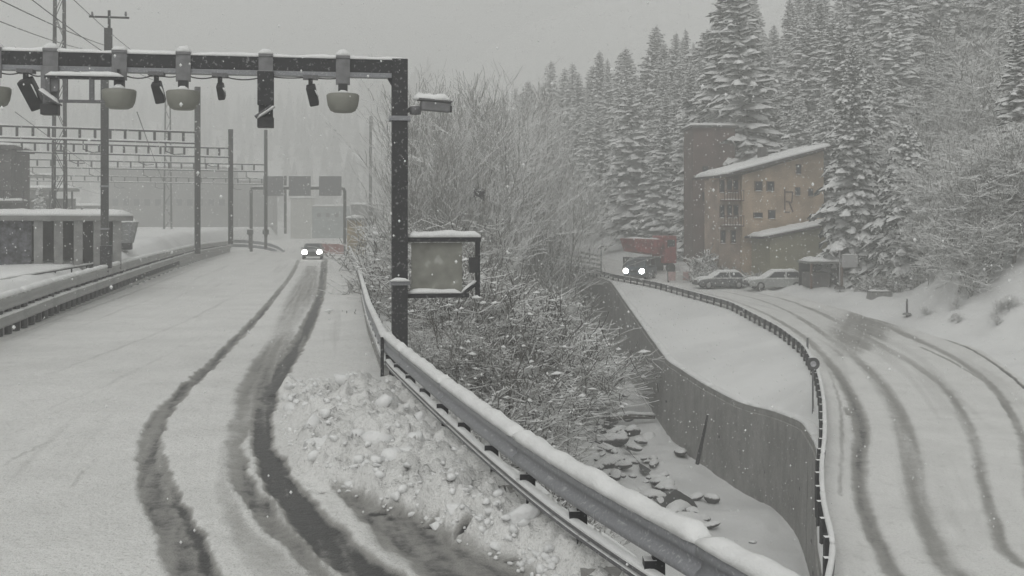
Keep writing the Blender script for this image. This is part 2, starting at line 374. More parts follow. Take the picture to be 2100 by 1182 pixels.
def track(px, conv, extra=()):
    out = []
    for x, y, w, d in px:
        X, Y = conv(x, y); out.append((X, Y, w*Y/F/2*0.86, d*(1.12 if conv is right_road_point else 1.0)))
    return spline(list(out)+list(extra), 4)
LP = left_road_point
T_left = [
 track([(612,533,9,.5),(600,560,11,.58),(560,612,16,.62),(500,680,24,.68),(430,750,30,.72),(352,825,40,.72),(316,880,52,.68),(304,940,60,.62),(318,1010,70,.64),(346,1080,76,.66),(388,1182,92,.66)], LP, [(-2.2,8.5,.2,.66),(-.6,5,.2,.6)]),
 track([(322,880,16,.2),(338,950,24,.5),(356,1010,28,.75),(392,1085,36,.85),(440,1182,46,.86)], LP, [(-1.9,8.5,.1,.8),(-.3,5,.1,.8)]),
 track([(666,533,16,.75),(660,590,20,.82),(640,650,30,.86),(604,718,40,.9),(563,790,48,.92),(541,850,50,.92),(541,915,58,.95),(578,990,78,1),(640,1070,104,1),(700,1130,116,1),(776,1190,140,1)], LP, [(-.4,8.3,.32,1),(1.2,5,.35,1)]),
 track([(588,680,44,.28),(556,735,88,.5),(528,800,104,.6),(516,843,90,.52),(484,900,50,.46),(492,970,56,.56),(545,1050,60,.62),(604,1120,60,.6),(660,1182,60,.55)], LP, [(-.9,8.5,.15,.5)]),
 track([(640,545,30,.32),(628,590,70,.42),(600,640,70,.3),(570,700,60,.2)], LP),
 track([(575,790,30,.5),(610,805,56,.5),(655,818,34,.42),(700,822,10,.2)], LP),
 track([(660,975,30,.4),(740,1025,90,.55),(810,1070,150,.6),(880,1120,220,.6),(960,1165,270,.6),(1040,1210,280,.58)], LP, [(1.5,7.0,.4,.5)]),
 track([(470,880,30,.18),(455,960,30,.22),(480,1060,60,.3),(540,1150,110,.3),(590,1200,120,.3)], LP),
 track([(0,960,16,.12),(60,925,12,.3),(130,900,8,.1)], LP), track([(140,1000,12,.22),(180,960,9,.2),(212,930,6,.1)], LP),
 track([(0,800,14,.05),(200,730,14,.16),(420,640,12,.14),(560,560,8,.06)], LP), track([(0,870,20,.08),(120,830,20,.14),(300,750,16,.12),(470,650,10,.06)], LP),
 track([(20,720,12,.08),(240,640,12,.14),(420,570,8,.08)], LP),
 track([(-200,800,24,.1),(60,680,14,.2),(250,610,12,.22),(420,545,8,.15),(520,520,6,.1)], LP),
]
bank_px = [(578,822),(573,880),(596,930),(640,975),(720,1015),(800,1050),(880,1085),(960,1118),(1050,1160),(1110,1200)]
bank_edge = Curve1([LP(*p) for p in bank_px]+[(1.6, 8.4), (3.0, 5)], 0.8)

def grid_road(name, xa, xb, ys, nx, zfun, wear_shade, label, marg=(0.0, 0.0)):
    U = np.linspace(0, 1, nx); Yg, Ug = np.meshgrid(ys, U, indexing='ij')
    Xg = (xa(Yg)+marg[0])*(1-Ug)+(xb(Yg)+marg[1])*Ug
    w = wear_shade(Xg, Yg); Z = zfun(Xg, Yg, w)
    V = np.stack([Xg, Yg, Z], -1).reshape(-1, 3); ny = len(ys); idx = np.arange(ny*nx).reshape(ny, nx)
    F4 = np.stack([idx[:-1, :-1], idx[:-1, 1:], idx[1:, 1:], idx[1:, :-1]], -1).reshape(-1, 4)
    me = bpy.data.meshes.new(name); me.vertices.add(len(V)); me.vertices.foreach_set('co', V.ravel())
    me.loops.add(F4.size); me.loops.foreach_set('vertex_index', F4.ravel().astype(np.int32))
    me.polygons.add(len(F4)); me.polygons.foreach_set('loop_start', np.arange(0, F4.size, 4, dtype=np.int32)); me.polygons.foreach_set('loop_total', np.full(len(F4), 4, dtype=np.int32))
    me.polygons.foreach_set('use_smooth', np.ones(len(F4), bool)); me.update(); me.validate()
    a = me.attributes.new('wear_shade', 'FLOAT', 'POINT'); a.data.foreach_set('value', w.ravel().astype(np.float32))
    me.materials.append(M['road']); o = add_obj(name, me); tag(o, label, kind='structure'); return o
def bank_mask(X, Y):
    e = bank_edge(Y) + fbm(X*1.3, Y*1.3, 3, 41)*0.9
    return sstep(0.0, 0.35, X-e)*(1-sstep(20.6, 23.0, Y+fbm(X*.9, Y*.9, 2, 5)*2.0))
SHADED_HOLLOWS = [(LP(*q), r) for q, r in (((772,1050),.10),((800,1058),.07),((886,1078),.06),((660,1008),.06),((952,1108),.06),((1050,1150),.06))]
def hollow_shade(X, Y):
    """hollows along the ploughed snow bank, their shade painted in as dark colour"""
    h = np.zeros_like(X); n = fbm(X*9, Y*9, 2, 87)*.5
    for (a, b), r in SHADED_HOLLOWS: h = np.maximum(h, 1-sstep(.5, 1.15, np.hypot((X-a)/1.5, (Y-b)*.9)/r+n))
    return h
def wear_shade_left(X, Y):
    Xn = X+fbm(X*2.2, Y*2.2, 3, 11)*0.14+fbm(X*7, Y*3, 2, 17)*0.05
    w = np.zeros_like(X)
    for t in T_left: w = np.maximum(w, poly_wear(Xn, Y, t))
    u = (X-lrail_x(Y))/(rail_x(Y)-lrail_x(Y))*11.5
    streak = fbm(u*7, Y*.22, 3, 78)+.4*fbm(u*19, Y*.5, 2, 79)
    w = w*(1+0.55*np.clip(w*1.6, 0, 1)*streak*1.3)                       # slush dragged along the wheel path
    w = np.maximum(w, 0.16*sstep(0.05, 0.32, fbm(u*2.2, Y*.06, 4, 77)))+0.10*sstep(0.1, .35, fbm(u*9, Y*.10, 3, 81))
    m = bank_mask(X, Y)
    w = w*(1-m)+m*(0.40*sstep(0.12, 0.32, fbm(X*2.3, Y*2.3, 4, 83))-.34)
    return np.maximum(w, hollow_shade(X, Y))  # painted shade of the bank hollows joins the track darkness
def z_left(X, Y, w):
    w = np.maximum(w, 0)
    m = bank_mask(X, Y); dr = rail_x(Y)-X
    z = -0.06*np.minimum(w, .9) + 0.035*sstep(.05, .22, w)*(1-sstep(.25, .5, w))*(fbm(X*5, Y*5, 2, 24)+.6) + fbm(X*.8, Y*.8, 3, 21)*0.05 + fbm(X*6, Y*6, 3, 23)*0.035*(1-np.minimum(w*1.4, .8))
    wx, wy = X+fbm(X*3, Y*3, 2, 91)*0.35, Y+fbm(X*3, Y*3, 2, 93)*0.35
    lump = np.abs(fbm(wx*1.3, wy*1.3, 2, 31))*0.55 + (0.5-np.abs(fbm(wx*2.6, wy*2.6, 2, 33))*2)*0.16 + (0.5-np.abs(fbm(wx*6.0, wy*6.0, 2, 36))*2)*0.15 + fbm(X*13, Y*13, 3, 35)*0.15
    lump = lump - 0.22*sstep(0.14, 0.26, fbm(wx*1.9, wy*2.6, 2, 38))*sstep(0.15, .5, X-bank_edge(Y))
    m = m*(1-.6*hollow_shade(X, Y))
    z = z + m*(0.07+0.12*sstep(0.1, 1.2, X-bank_edge(Y))+1.15*lump-0.1*sstep(0.5, 0.0, dr))
    z = z + (1-m)*0.10*(1-sstep(0.2, 2.2, dr))*sstep(14, 24, Y)              # ploughed ridge along the rail further on
    z = z + 0.04*(1-sstep(0.1, 1.0, X-lrail_x(Y)))                            # and along the far barrier
    return z
ysL = np.concatenate([np.arange(3, 26, 0.07), np.arange(26, 70, 0.2), np.arange(70, 231, 1.0)])
grid_road('road', lrail_x, rail_x, ysL, 230, z_left, wear_shade_left, 'left road under snow with dark slushy wheel tracks', (-0.45, 0.4))

RP = right_road_point
T_right = [
 track([(1400,590,6,.2),(1500,616,9,.28),(1580,648,12,.34),(1650,692,20,.34),(1705,750,28,.36),(1745,810,34,.42),(1764,870,38,.52),(1764,930,36,.58),(1764,1000,38,.42),(1780,1060,44,.42),(1808,1125,50,.44),(1850,1190,60,.46)], RP, [(9.2,20,.35,.45),(7.5,15,.35,.45)]),
 track([(1420,585,6,.2),(1540,610,9,.3),(1620,640,12,.36),(1700,692,24,.34),(1775,752,34,.32),(1820,810,46,.32),(1850,870,56,.32),(1866,930,58,.32),(1880,1010,60,.32),(1910,1090,66,.33),(1965,1182,80,.34)], RP, [(10.6,20,.5,.35),(9,15,.5,.35)]),
 track([(1440,578,5,.2),(1600,612,9,.3),(1700,650,20,.36),(1790,700,34,.34),(1880,750,30,.3),(1940,800,30,.34),(1980,860,32,.36),(2004,930,32,.36),(2018,1000,34,.38),(2040,1070,36,.42),(2085,1150,44,.44)], RP, [(12.0,20,.4,.4),(10.2,15,.4,.4)]),
 track([(1460,572,5,.18),(1640,606,8,.28),(1740,636,14,.34),(1830,675,24,.34),(1920,715,24,.34),(1990,755,22,.36),(2050,810,24,.36),(2090,880,26,.34),(2110,960,30,.34),(2150,1060,40,.34)], RP, [(14.0,20,.4,.4),(12.2,15,.4,.4)]),
 track([(1890,712,8,.4),(1950,740,10,.5),(2010,776,8,.35)], RP), track([(2040,800,12,.2),(2066,840,16,.5),(2086,880,12,.3)], RP),
 track([(1735,836,20,.25),(1742,850,20,.4)], RP),
 track([(1790,625,40,.2),(1780,645,100,.36),(1766,672,150,.42),(1752,700,120,.38),(1742,728,60,.25)], RP),
 track([(1840,668,10,.4),(1900,688,8,.6),(2000,726,8,.66),(2100,800,10,.68),(2170,870,12,.6)], RP),
 track([(1700,760,8,.1),(1722,830,10,.25),(1726,930,12,.22),(1722,1020,12,.2)], RP),
]
def wear_right(X, Y):
    Xn = X+fbm(X*1.8, Y*1.8, 3, 51)*0.12
    w = np.zeros_like(X)
    for t in T_right: w = np.maximum(w, poly_wear(Xn, Y, t, 0.8))
    u = (X-road_l(Y)); f = 0.14*sstep(0.02, .3, fbm(u*2.2, Y*.07, 3, 59))*(1-sstep(95, 125, Y))
    return np.maximum(w*(1.0+0.8*fbm(u*3.5, Y*.2, 3, 57)), 0)+f+.03
def z_right(X, Y, w):
    return right_road_z(Y)-0.05*np.minimum(w*1.5, .8)+fbm(X*.9, Y*.9, 3, 61)*0.05+0.12*(1-sstep(0.1, 0.9, X-road_l(Y)))*(Y < 120)+0.14*(1-sstep(0.1, 0.9, road_r(Y)-X))
ysR = np.concatenate([np.arange(14, 50, 0.14), np.arange(50, 100, 0.3), np.arange(100, 171, 1.0)])
grid_road('road', road_l, road_r, ysR, 170, z_right, wear_right, 'right road under snow with soft grey wheel tracks', (-0.1, 0.3))

# clods of ploughed snow lying along the near kerb
def ico():
    import bmesh
    bm = bmesh.new(); bmesh.ops.create_icosphere(bm, subdivisions=2, radius=1.0)
    v = np.array([tuple(x.co) for x in bm.verts]); f = [tuple(x.index for x in p.verts) for p in bm.faces]; bm.free(); return v, f
ICO_V, ICO_F = ico()
def clods():
    import bmesh
    mb = MB(); rnd = np.random.default_rng(4)
    for i in range(1100):
        Y = 6.5+rnd.random()**1.1*15.5; be, rx = float(bank_edge(Y)), float(rail_x(Y))
        X = be+rnd.normal(0.35, 0.3) if rnd.random() < 0.45 else be+(rx-be-0.15)*rnd.random()
        if X > rx-0.15 or X < be-.06: continue
        r = 0.015+0.06*rnd.random()**2.4+(0.04+0.11*rnd.random() if rnd.random() < 0.05 else 0)
        if X < be+.1: r = min(r, .03)
        x = np.array([X]); y = np.array([Y]); z = float(z_left(x, y, np.zeros(1))[0])
        bm = bmesh.new()
        for k in range(18):
            p = rnd.normal(size=3); p /= np.linalg.norm(p); p *= np.array([1.2, 1.0, .8])*r*(.75+.4*rnd.random()); bm.verts.new(p)
        bmesh.ops.convex_hull(bm, input=bm.verts); bm.verts.ensure_lookup_table()
        keep = [v for v in bm.verts if v.link_faces]; ix = {v: n for n, v in enumerate(keep)}
        a = rnd.random()*6.3; M3 = Matrix.Rotation(a, 3, 'Z') @ Matrix.Rotation(rnd.normal()*.5, 3, 'X')
        mb.add([M3 @ v.co+Vector((X, Y, z+r*.1)) for v in keep], [tuple(ix[v] for v in f.verts) for f in bm.faces]); bm.free()
    o = mb.build('snow_blocks', M['snow_lump'], None, True, False); tag(o, 'broken blocks of ploughed snow along the near guardrail', 'snow', kind='stuff')
clods()

# ------------------------------------------------------------------ guardrails
def along(curve, y0, y1, step, zf):
    """points about 'step' metres apart along x = curve(y)"""
    ys = np.arange(y0, y1, 0.05); xs = curve(ys); s = np.concatenate([[0], np.cumsum(np.hypot(np.diff(xs), np.diff(ys)))])
    q = np.arange(0, s[-1], step); yy = np.interp(q, s, ys); return [(float(curve(y)), float(y), float(zf(y))) for y in yy]
# W-beam: open towards the road; side > 0 is the left of travel (away from the camera, travel = +Y)
W_FRONT = [(0.0, 0.0), (0.05, 0.03), (0.055, 0.09), (0.005, 0.125), (0.0, 0.155), (0.005, 0.185), (0.055, 0.22), (0.05, 0.28), (0.0, 0.31)]
def w_profile(side): return [(a*side, b) for a, b in W_FRONT]+[((a-0.03)*side, b) for a, b in reversed(W_FRONT)]
def make_right_rail():
    t = thing('guardrail', 'snow capped steel guardrail curving along the near road edge', 'guardrail', (float(rail_x(22.5)), 22.5, 0))
    off = Vector(t.location)
    def loc(ps): return [Vector(p)-off for p in ps]
    y = 4.0; k = 0
    while y < 200:
        L = 4.0 if y < 60 else 12.0
        ps = along(rail_x, y, y+L, 0.25 if y < 60 else 2.0, lambda q: 0.62 + (0.05 if q < 22.5 else 0.0))
        ps.append((float(rail_x(y+L)), y+L, ps[-1][2]))
        MB().sweep(loc(ps), w_profile(1)).build('beam', M['galv'], t, True)
        if y < 120:
            low = [(p[0]+0.02, p[1], 0.36+(p[2]-0.62)) for p in ps]
            MB().sweep(loc(low), [(-0.05, 0), (0.06, 0), (0.06, 0.035), (0.02, 0.05), (0.06, 0.065), (0.06, 0.1), (-0.05, 0.1)]).build('lower_rail', M['galv_dark'], t)
            snow_cap(loc([(p[0], p[1], p[2]+0.10) for p in low]), 0.11, 0.03, k, 0.3).build('snow_line', M['snow_lump'], t, True)
        snow_cap(loc([(p[0]+0.02, p[1], p[2]+0.305) for p in ps]), 0.2 if y < 22 else 0.16, 0.105 if y < 22 else 0.08, k, 0.12 if y < 30 else 1.0, None, 0.32).build('snow_cap', M['snow_lump'], t, True)
        y += L; k += 1
    rows = along(rail_x, 4.3, 60, 1.6, lambda q: 0)+along(rail_x, 61, 180, 4.0, lambda q: 0)
    pm = MB().box((0.07, 0, 0.42), (0.1, 0.09, 1.0)).box((0.055, 0, 0.87), (0.14, 0.16, 0.09)).mesh('post', M['dark_steel'])
    sm = MB().box((0.02, 0, 0.5), (0.1, 0.14, 0.16)).mesh('spacer', M['dark_steel'])
    for p in rows:
        add_obj('post', pm, t, Vector((p[0]+0.05, p[1], -0.05))-off)
        if p[1] < 60: add_obj('spacer', sm, t, Vector((p[0]+0.03, p[1], 0.02))-off)
    # plate that joins the two rail heights, and the low kerb under the rail
    MB().box((-0.1, 0.0, 0.5), (0.06, 0.1, 0.98)).build('joint_post', M['dark_steel'], t)
    kp = along(rail_x, 4, 140, 1.0, lambda q: -0.25)
    MB().sweep(loc([(p[0]+0.12, p[1], p[2]) for p in kp]), [(-0.2, 0), (0.14, 0), (0.14, 0.4), (-0.2, 0.4)]).build('kerb', M['concrete'], t)
make_right_rail()

def make_left_barrier():
    t = thing('crash_barrier', 'grey double beam crash barrier along the far side of the left road', 'crash barrier', (float(lrail_x(31.6)), 31.6, 0)); off = Vector(t.location)
    def loc(ps): return [Vector(p)-off for p in ps]
    y = 14.0; k = 0
    while y < 128:
        L = 4.0
        def zt(q): return float(lrail_top(q))
        ps = along(lrail_x, y, y+L, 1.0, zt); ps.append((float(lrail_x(y+L)), y+L, zt(y+L)))
        for nm, dz in (('upper_beam', -0.50), ('lower_beam', -1.0)):
            h = 0.38 if dz > -0.6 else 0.33
            MB().sweep(loc([(p[0], p[1], p[2]+dz) for p in ps]), [(-0.06, 0), (-0.10, 0.06), (-0.10, 0.13), (-0.05, 0.18), (-0.10, 0.23), (-0.10, 0.30), (-0.06, h), (0.02, h), (0.02, 0)]).build(nm, M['galv_pale'], t, True)
        MB().sweep(loc([(p[0]-.1, p[1], p[2]-1.5) for p in ps]), [(-.02, 0), (.02, 0), (.02, 1.3), (-.02, 1.3)]).build('back_plate', M['galv_pale'], t)
        snow_cap(loc([(p[0]-0.02, p[1], p[2]-0.125) for p in ps]), 0.26, 0.13, k, 0.5, None, 0.2).build('snow_cap', M['snow_lump'], t, True)
        snow_cap(loc([(p[0]+0.0, p[1], p[2]-0.672) for p in ps]), 0.24, 0.07, k+3, 0.8).build('snow_line', M['snow_lump'], t, True)
        y += L; k += 1
    pm = MB().box((-0.16, 0, 0.45), (0.12, 0.16, 1.5)).mesh('post', M['galv_dark'])
    for p in along(lrail_x, 14.5, 120, 2.4, lambda q: lrail_top(q)-1.35): add_obj('post', pm, t, Vector(p)-off)
    yb = 130.0; xb = float(lrail_x(yb)); arc = [(xb, yb, 1.6), (xb-.3, yb+2.5, 1.55), (xb+1.2, yb+4.6, 1.42), (xb+3.4, yb+4.2, 1.15), (xb+5.2, yb+2.2, .75), (xb+6.4, yb-.2, .35)]
    arc = [tuple(q[:3]) for q in spline(arc, 4)]
    for nm, dz in (('upper_beam', -0.50), ('lower_beam', -1.0)):
        MB().sweep(loc([(p[0], p[1], p[2]+dz) for p in arc]), [(-0.06, 0), (-0.10, 0.08), (-0.10, 0.30), (-0.06, .38), (0.02, .38), (0.02, 0)]).build(nm, M['galv'], t, True)
    snow_cap(loc([(p[0], p[1], p[2]-.125) for p in arc]), .26, .13, 3, .5, None, .2).build('snow_cap', M['snow_lump'], t, True)
    sm = MB().box((-0.02, 0, 0), (0.12, 0.26, 0.165)).mesh('spacer', M['dark_steel']); sm2 = MB().box((-0.02, 0, 0), (0.12, 0.26, 0.3)).mesh('spacer', M['dark_steel'])
    for p in along(lrail_x, 26, 125, 0.95, lrail_top):
        add_obj('spacer', sm, t, Vector((p[0], p[1], p[2]-0.585))-off)
        if p[1] < 80: add_obj('spacer', sm2, t, Vector((p[0], p[1], p[2]-1.15))-off)
make_left_barrier()

def make_right_road_rail():
    t = thing('roadside_rail', 'low snow dusted guardrail curving along the edge of the right road', 'guardrail', (float(road_l(40)), 40, float(right_road_z(40)))); off = Vector(t.location)
    def loc(ps): return [Vector(p)-off for p in ps]
    y = 15.0; k = 0
    while y < 122:
        L = 4.0
        ps = along(road_l, y, y+L, 0.5, lambda q: right_road_z(q)+0.22); ps.append((float(road_l(y+L)), y+L, float(right_road_z(y+L))+0.22))
        MB().sweep(loc(ps), w_profile(-1)).build('beam', M['galv_dark'], t, True)
        snow_cap(loc([(p[0]+0.0, p[1], p[2]+0.305) for p in ps]), 0.13, 0.05, k, 0.5).build('snow_cap', M['snow_lump'], t, True)
        y += L; k += 1
    pm = MB().box((0, 0, 0.15), (0.12, 0.16, 0.8)).mesh('post', M['dark_steel'])
    for p in along(road_l, 15.3, 121, 1.4, right_road_z): add_obj('post', pm, t, Vector((p[0]-0.1, p[1], p[2]))-off)
make_right_road_rail()

# ------------------------------------------------------------------ retaining wall
def make_wall():
    t = thing('retaining_wall', 'tall streaked concrete retaining wall bulging below the snowy terrace', 'wall', (float(wall_x(47)), 47, -8.2)); off = Vector(t.location)
    ps = along(wall_x, 13, 130, 1.0, lambda q: 0); i = 0; k = 0
    while i < len(ps)-1:
        j = min(i+5, len(ps)-1); seg = ps[i:j+1]; mb = MB(); front, n = [], len(seg)
        dy = random.uniform(-0.012, 0.012)
        vs = []
        for q, p in enumerate(seg):
            g = 0.012 if q == 0 else (-0.012 if q == n-1 else 0)
            Y = p[1]+g; X = float(wall_x(Y)); zt = float(wall_z(Y)); zb = float(floor_z(Y))-0.9
            for (dx, z) in ((0.12+dy-0.28, zb), (0.06+dy-0.12, zt-0.25), (-0.02+dy, zt-0.22), (-0.02+dy, zt+0.02), (0.42, zt+0.02), (0.5, zb)):
                vs.append(Vector((X+dx, Y, z))-off)
        m = 6; fs = []
        for q in range(n-1):
            for a in range(m): fs.append((q*m+a, (q+1)*m+a, (q+1)*m+(a+1) % m, q*m+(a+1) % m))
        fs.append(tuple(range(m))); fs.append(tuple((n-1)*m+a for a in reversed(range(m))))
        mb.add(vs, fs).build('wall_panel', M['concrete'], t)
        snow_cap([Vector((float(wall_x(p[1]))+0.22, p[1], float(wall_z(p[1]))+0.01))-off for p in seg], 0.46, 0.09, k, 0.5, None, 0.3).build('snow_cap', M['snow_lump'], t, True)
        mid = seg[len(seg)//2]; dh = MB().lathe([(.01, -.05), (.075, -.05), (.075, .06), (.01, .06)], 10).build('drain_hole', M['black'], t)
        dh.matrix_local = Matrix.Translation(Vector((float(wall_x(mid[1]))-.07, mid[1], float(floor_z(mid[1]))+1.3+.5*(k % 2)))-off) @ Matrix.Rotation(R(90), 4, 'Y')
        i = j; k += 1
make_wall()
# ------------------------------------------------------------------ toll gantry over the left road
GX, GY, GM = -2.46, 24.0, 0.165
G_RZ = math.atan(GM)
def beam_pt(px, back=0.0):
    """distance along the gantry beam (towards the left) of the place that shows in column px"""
    k = (px-CX)/F; Y0 = GY-GM*GX; X = k*Y0/(1-GM*k); return -(X-GX)/math.cos(G_RZ)
def gantry():
    t = thing('toll_gantry', 'dark steel portal gantry with snow on its beam, spanning the left road', 'gantry', (GX, GY, -0.4), G_RZ)
    MB().box((0, 0, 3.55), (0.34, 0.34, 7.5)).build('post', M['dark_steel'], t, bevel=0.01)
    MB().box((-12.6, 0, 3.55), (0.34, 0.34, 7.5)).build('post', M['dark_steel'], t, bevel=0.01)
    MB().box((-6.21, 0, 7.125), (12.72, 0.3, 0.28)).build('beam', M['dark_steel'], t, bevel=0.008)
    MB().box((-6.3, -0.02, 6.93), (12.24, 0.24, 0.10)).build('cable_tray', M['galv'], t)
    st = MB().box((0, 0, 0), (0.035, 0.012, 0.2)).mesh('stiffener', M['dark_steel'])
    for i in range(21): add_obj('stiffener', st, t, (-0.5-i*0.58, -0.158, 7.1))
    MB().prism([(-0.17, 6.98), (-0.17, 6.72), (-0.32, 6.98)], 'y', -0.08, 0.08).build('gusset', M['dark_steel'], t)
    snow_cap([(-12.7, 0, 7.265), (0.16, 0, 7.265)], 0.34, 0.085, 3, 0.15).build('snow_cap', M['snow_lump'], t, True)
    MB().box((0, 0, 6.0), (0.46, 0.44, 0.1)).build('collar', M['galv'], t)
    MB().box((0, 0, 2.42), (0.42, 0.40, 0.10)).build('collar', M['galv'], t)
    snow_cap([(-0.2, -0.24, 2.46), (0.2, -0.24, 2.46)], 0.1, 0.07, 2, 0.1).build('snow_lump', M['snow_lump'], t, True)
    MB().box((0, 0, -0.02), (0.6, 0.6, 0.08)).build('base_plate', M['dark_steel'], t)
    mb = MB()
    for z in (0.9, 1.75, 3.3, 4.6): mb.box((0.0, 0, z), (0.355, 0.355, 0.03))
    mb.build('weld_bands', M['dark_steel'], t)
    for zz, nm in ((5.4, 1), (3.9, 2), (1.3, 3)):
        snow_cap([(-0.18, -0.12, zz), (-0.18, 0.12, zz)], 0.06, 0.06, nm, 0.05).build('snow_lump', M['snow_lump'], t, True)
    # frame on the right of the post, an olive board inside it
    fr = thing('bracket_frame', 'snow topped steel frame around a mottled grey panel right of the gantry post', 'bracket', (GX, GY, -0.4), G_RZ)
    MB().box((0.98, 0, 3.36), (1.62, 0.12, 0.1)).build('top_rail', M['dark_steel'], fr)
    MB().box((0.85, 0, 2.13), (1.36, 0.1, 0.1)).build('bottom_rail', M['dark_steel'], fr)
    MB().box((1.72, 0, 2.76), (0.1, 0.1, 1.36)).build('end_post', M['dark_steel'], fr)
    MB().tube([(1.36, 0, 2.15), (1.74, 0, 2.42)], 0.045, 6).build('brace', M['dark_steel'], fr)
    MB().box((0.82, 0.06, 2.74), (1.12, 0.03, 1.1)).build('panel', snowed('mottled_panel', (0.22, 0.22, 0.195), .6, .9, .85, 2, .55, .2, 3), fr)
    MB().box((1.62, -0.1, 2.8), (0.2, 0.18, 0.34)).build('junction_box', M['black'], fr)
    snow_cap([(0.18, 0, 3.41), (1.78, 0, 3.41)], 0.2, 0.14, 5, 0.12).build('snow_cap', M['snow_lump'], fr, True)
    snow_cap([(0.18, 0, 2.18), (1.34, 0, 2.18)], 0.16, 0.09, 6, 0.12).build('snow_cap', M['snow_lump'], fr, True)
    snow_cap([(1.36, 0, 2.19), (1.72, 0, 2.46)], 0.12, 0.06, 7, 0.1).build('snow_cap', M['snow_lump'], fr, True)
    snow_cap([(1.6, 0, 2.06), (1.8, 0, 2.06)], 0.16, 0.08, 8, 0.08).build('snow_lump', M['snow_lump'], fr, True)
    # camera housing on the outside of the post
    c = thing('camera_housing', 'grey camera housing with a snow cap on the outer side of the gantry post', 'camera', (GX, GY, -0.4), G_RZ)
    MB().tube([(0.16, 0, 6.18), (0.38, -0.02, 6.28)], 0.05, 6).build('bracket', M['galv_dark'], c)
    MB().box((0.78, -0.1, 6.27), (0.66, 0.24, 0.2), 0.12, 0, 0.06).build('body', M['grey_box'], c, bevel=0.02)
    MB().box((0.76, -0.1, 6.40), (0.74, 0.3, 0.04), 0.12, 0, 0.06).build('sunshield', M['galv_dark'], c)
    MB().lathe([(0.04, 0.0), (0.12, 0.0), (0.14, 0.16), (0.04, 0.2)], 12, (0.34, -0.06, 6.1)).build('joint', M['galv_dark'], c, True)
    MB().lathe([(0.075, -0.02), (0.075, 0.02)], 12).build('lens', M['black'], c).matrix_local = Matrix.Translation((1.11, -0.14, 6.22)) @ Matrix.Rotation(R(90), 4, 'Y')
    snow_cap([(0.3, -0.06, 6.42), (1.08, -0.16, 6.40)], 0.28, 0.13, 9, 0.1).build('snow_cap', M['snow_lump'], c, True)
gantry()
def on_beam(px, name, label, cat, group=None):
    s = beam_pt(px); return thing(name, label, cat, (GX-s*math.cos(G_RZ), GY-s*math.sin(G_RZ), -0.4), G_RZ, group)
def saddle(t):
    MB().box((0, -0.165, 7.0), (0.30, 0.05, 0.6)).build('hanger_plate', M['grey_box'], t)
    MB().box((0, -0.02, 7.30), (0.30, 0.40, 0.05)).build('saddle', M['grey_box'], t)
    snow_cap([(-0.15, -0.06, 7.325), (0.15, -0.06, 7.325)], 0.34, 0.14, t.location.x, 0.07).build('snow_cap', M['snow_lump'], t, True)
    MB().box((0, -0.16, 6.62), (0.2, 0.16, 0.2)).build('neck', M['black'], t)
for i, (px, lab) in enumerate(((703, 'round bottomed radio antenna nearest the gantry post'), (378, 'second round bottomed radio antenna hanging from the middle of the gantry beam'),
                               (248, 'round bottomed antenna hanging beside the grey rail frame under the beam'), (-8, 'round bottomed antenna half cut off by the left edge of the photo'))):
    t = on_beam(px, 'toll_antenna', lab, 'antenna', 'antennas under the gantry beam')
    saddle(t)
    MB().lathe([(0.02, -0.21), (0.19, -0.20), (0.27, -0.16), (0.32, -0.06), (0.345, 0.08), (0.35, 0.17), (0.32, 0.2), (0.02, 0.215)], 24, (0, -0.2, 6.30), 1, 0.85).build('radome', M['bowl'], t, True)
    snow_cap([(-0.12, -0.2, 6.51), (0.12, -0.2, 6.51)], 0.28, 0.09, i, 0.06).build('snow_lump', M['snow_lump'], t, True)
for i, (px, lab, tl) in enumerate(((637, 'dark tilted camera between the nearest antenna and the long dark box', 0.35), (452, 'small dark camera close under the middle of the gantry beam', 0.2),
                                   (322, 'dark tilted camera between the two middle antennas', 0.3), (55, 'large dark camera tilted outward near the left end of the beam', 0.6))):
    t = on_beam(px, 'enforcement_camera', lab, 'camera', 'cameras under the gantry beam')
    MB().box((0, -0.05, 6.86), (0.32, 0.3, 0.08)).build('mount_plate', M['galv_dark'], t)
    MB().box((0, -0.08, 6.74), (0.09, 0.09, 0.24)).build('arm', M['dark_steel'], t)
    sc = 1.5 if px == 55 else (0.75 if px == 452 else 1.0); z0 = 6.66
    b = MB().box((0, 0, -0.2*sc), (0.2*sc, 0.26, 0.44*sc)).build('body', M['black'], t, bevel=0.03); b.matrix_local = Matrix.Translation((0, -0.12, z0)) @ Matrix.Rotation(R(24), 4, 'X') @ Matrix.Rotation(-tl*0.6, 4, 'Y')
    s_ = MB().box((0.02, -0.16, -0.18*sc), (0.26*sc, 0.03, 0.5*sc)).build('sunshield', M['grey_box'], t); s_.matrix_local = b.matrix_local.copy()
    l = MB().lathe([(0.07*sc, -0.03), (0.075*sc, 0.03), (0.03, 0.035)], 12).build('lens', M['galv'], t, True); l.matrix_local = b.matrix_local @ Matrix.Translation((0, 0, -0.44*sc))
    snow_cap([(0.09*sc, -0.22, z0-0.1), (0.17*sc, -0.2, z0-0.24*sc)], 0.1, 0.06, i, 0.05).build('snow_lump', M['snow_lump'], t, True)
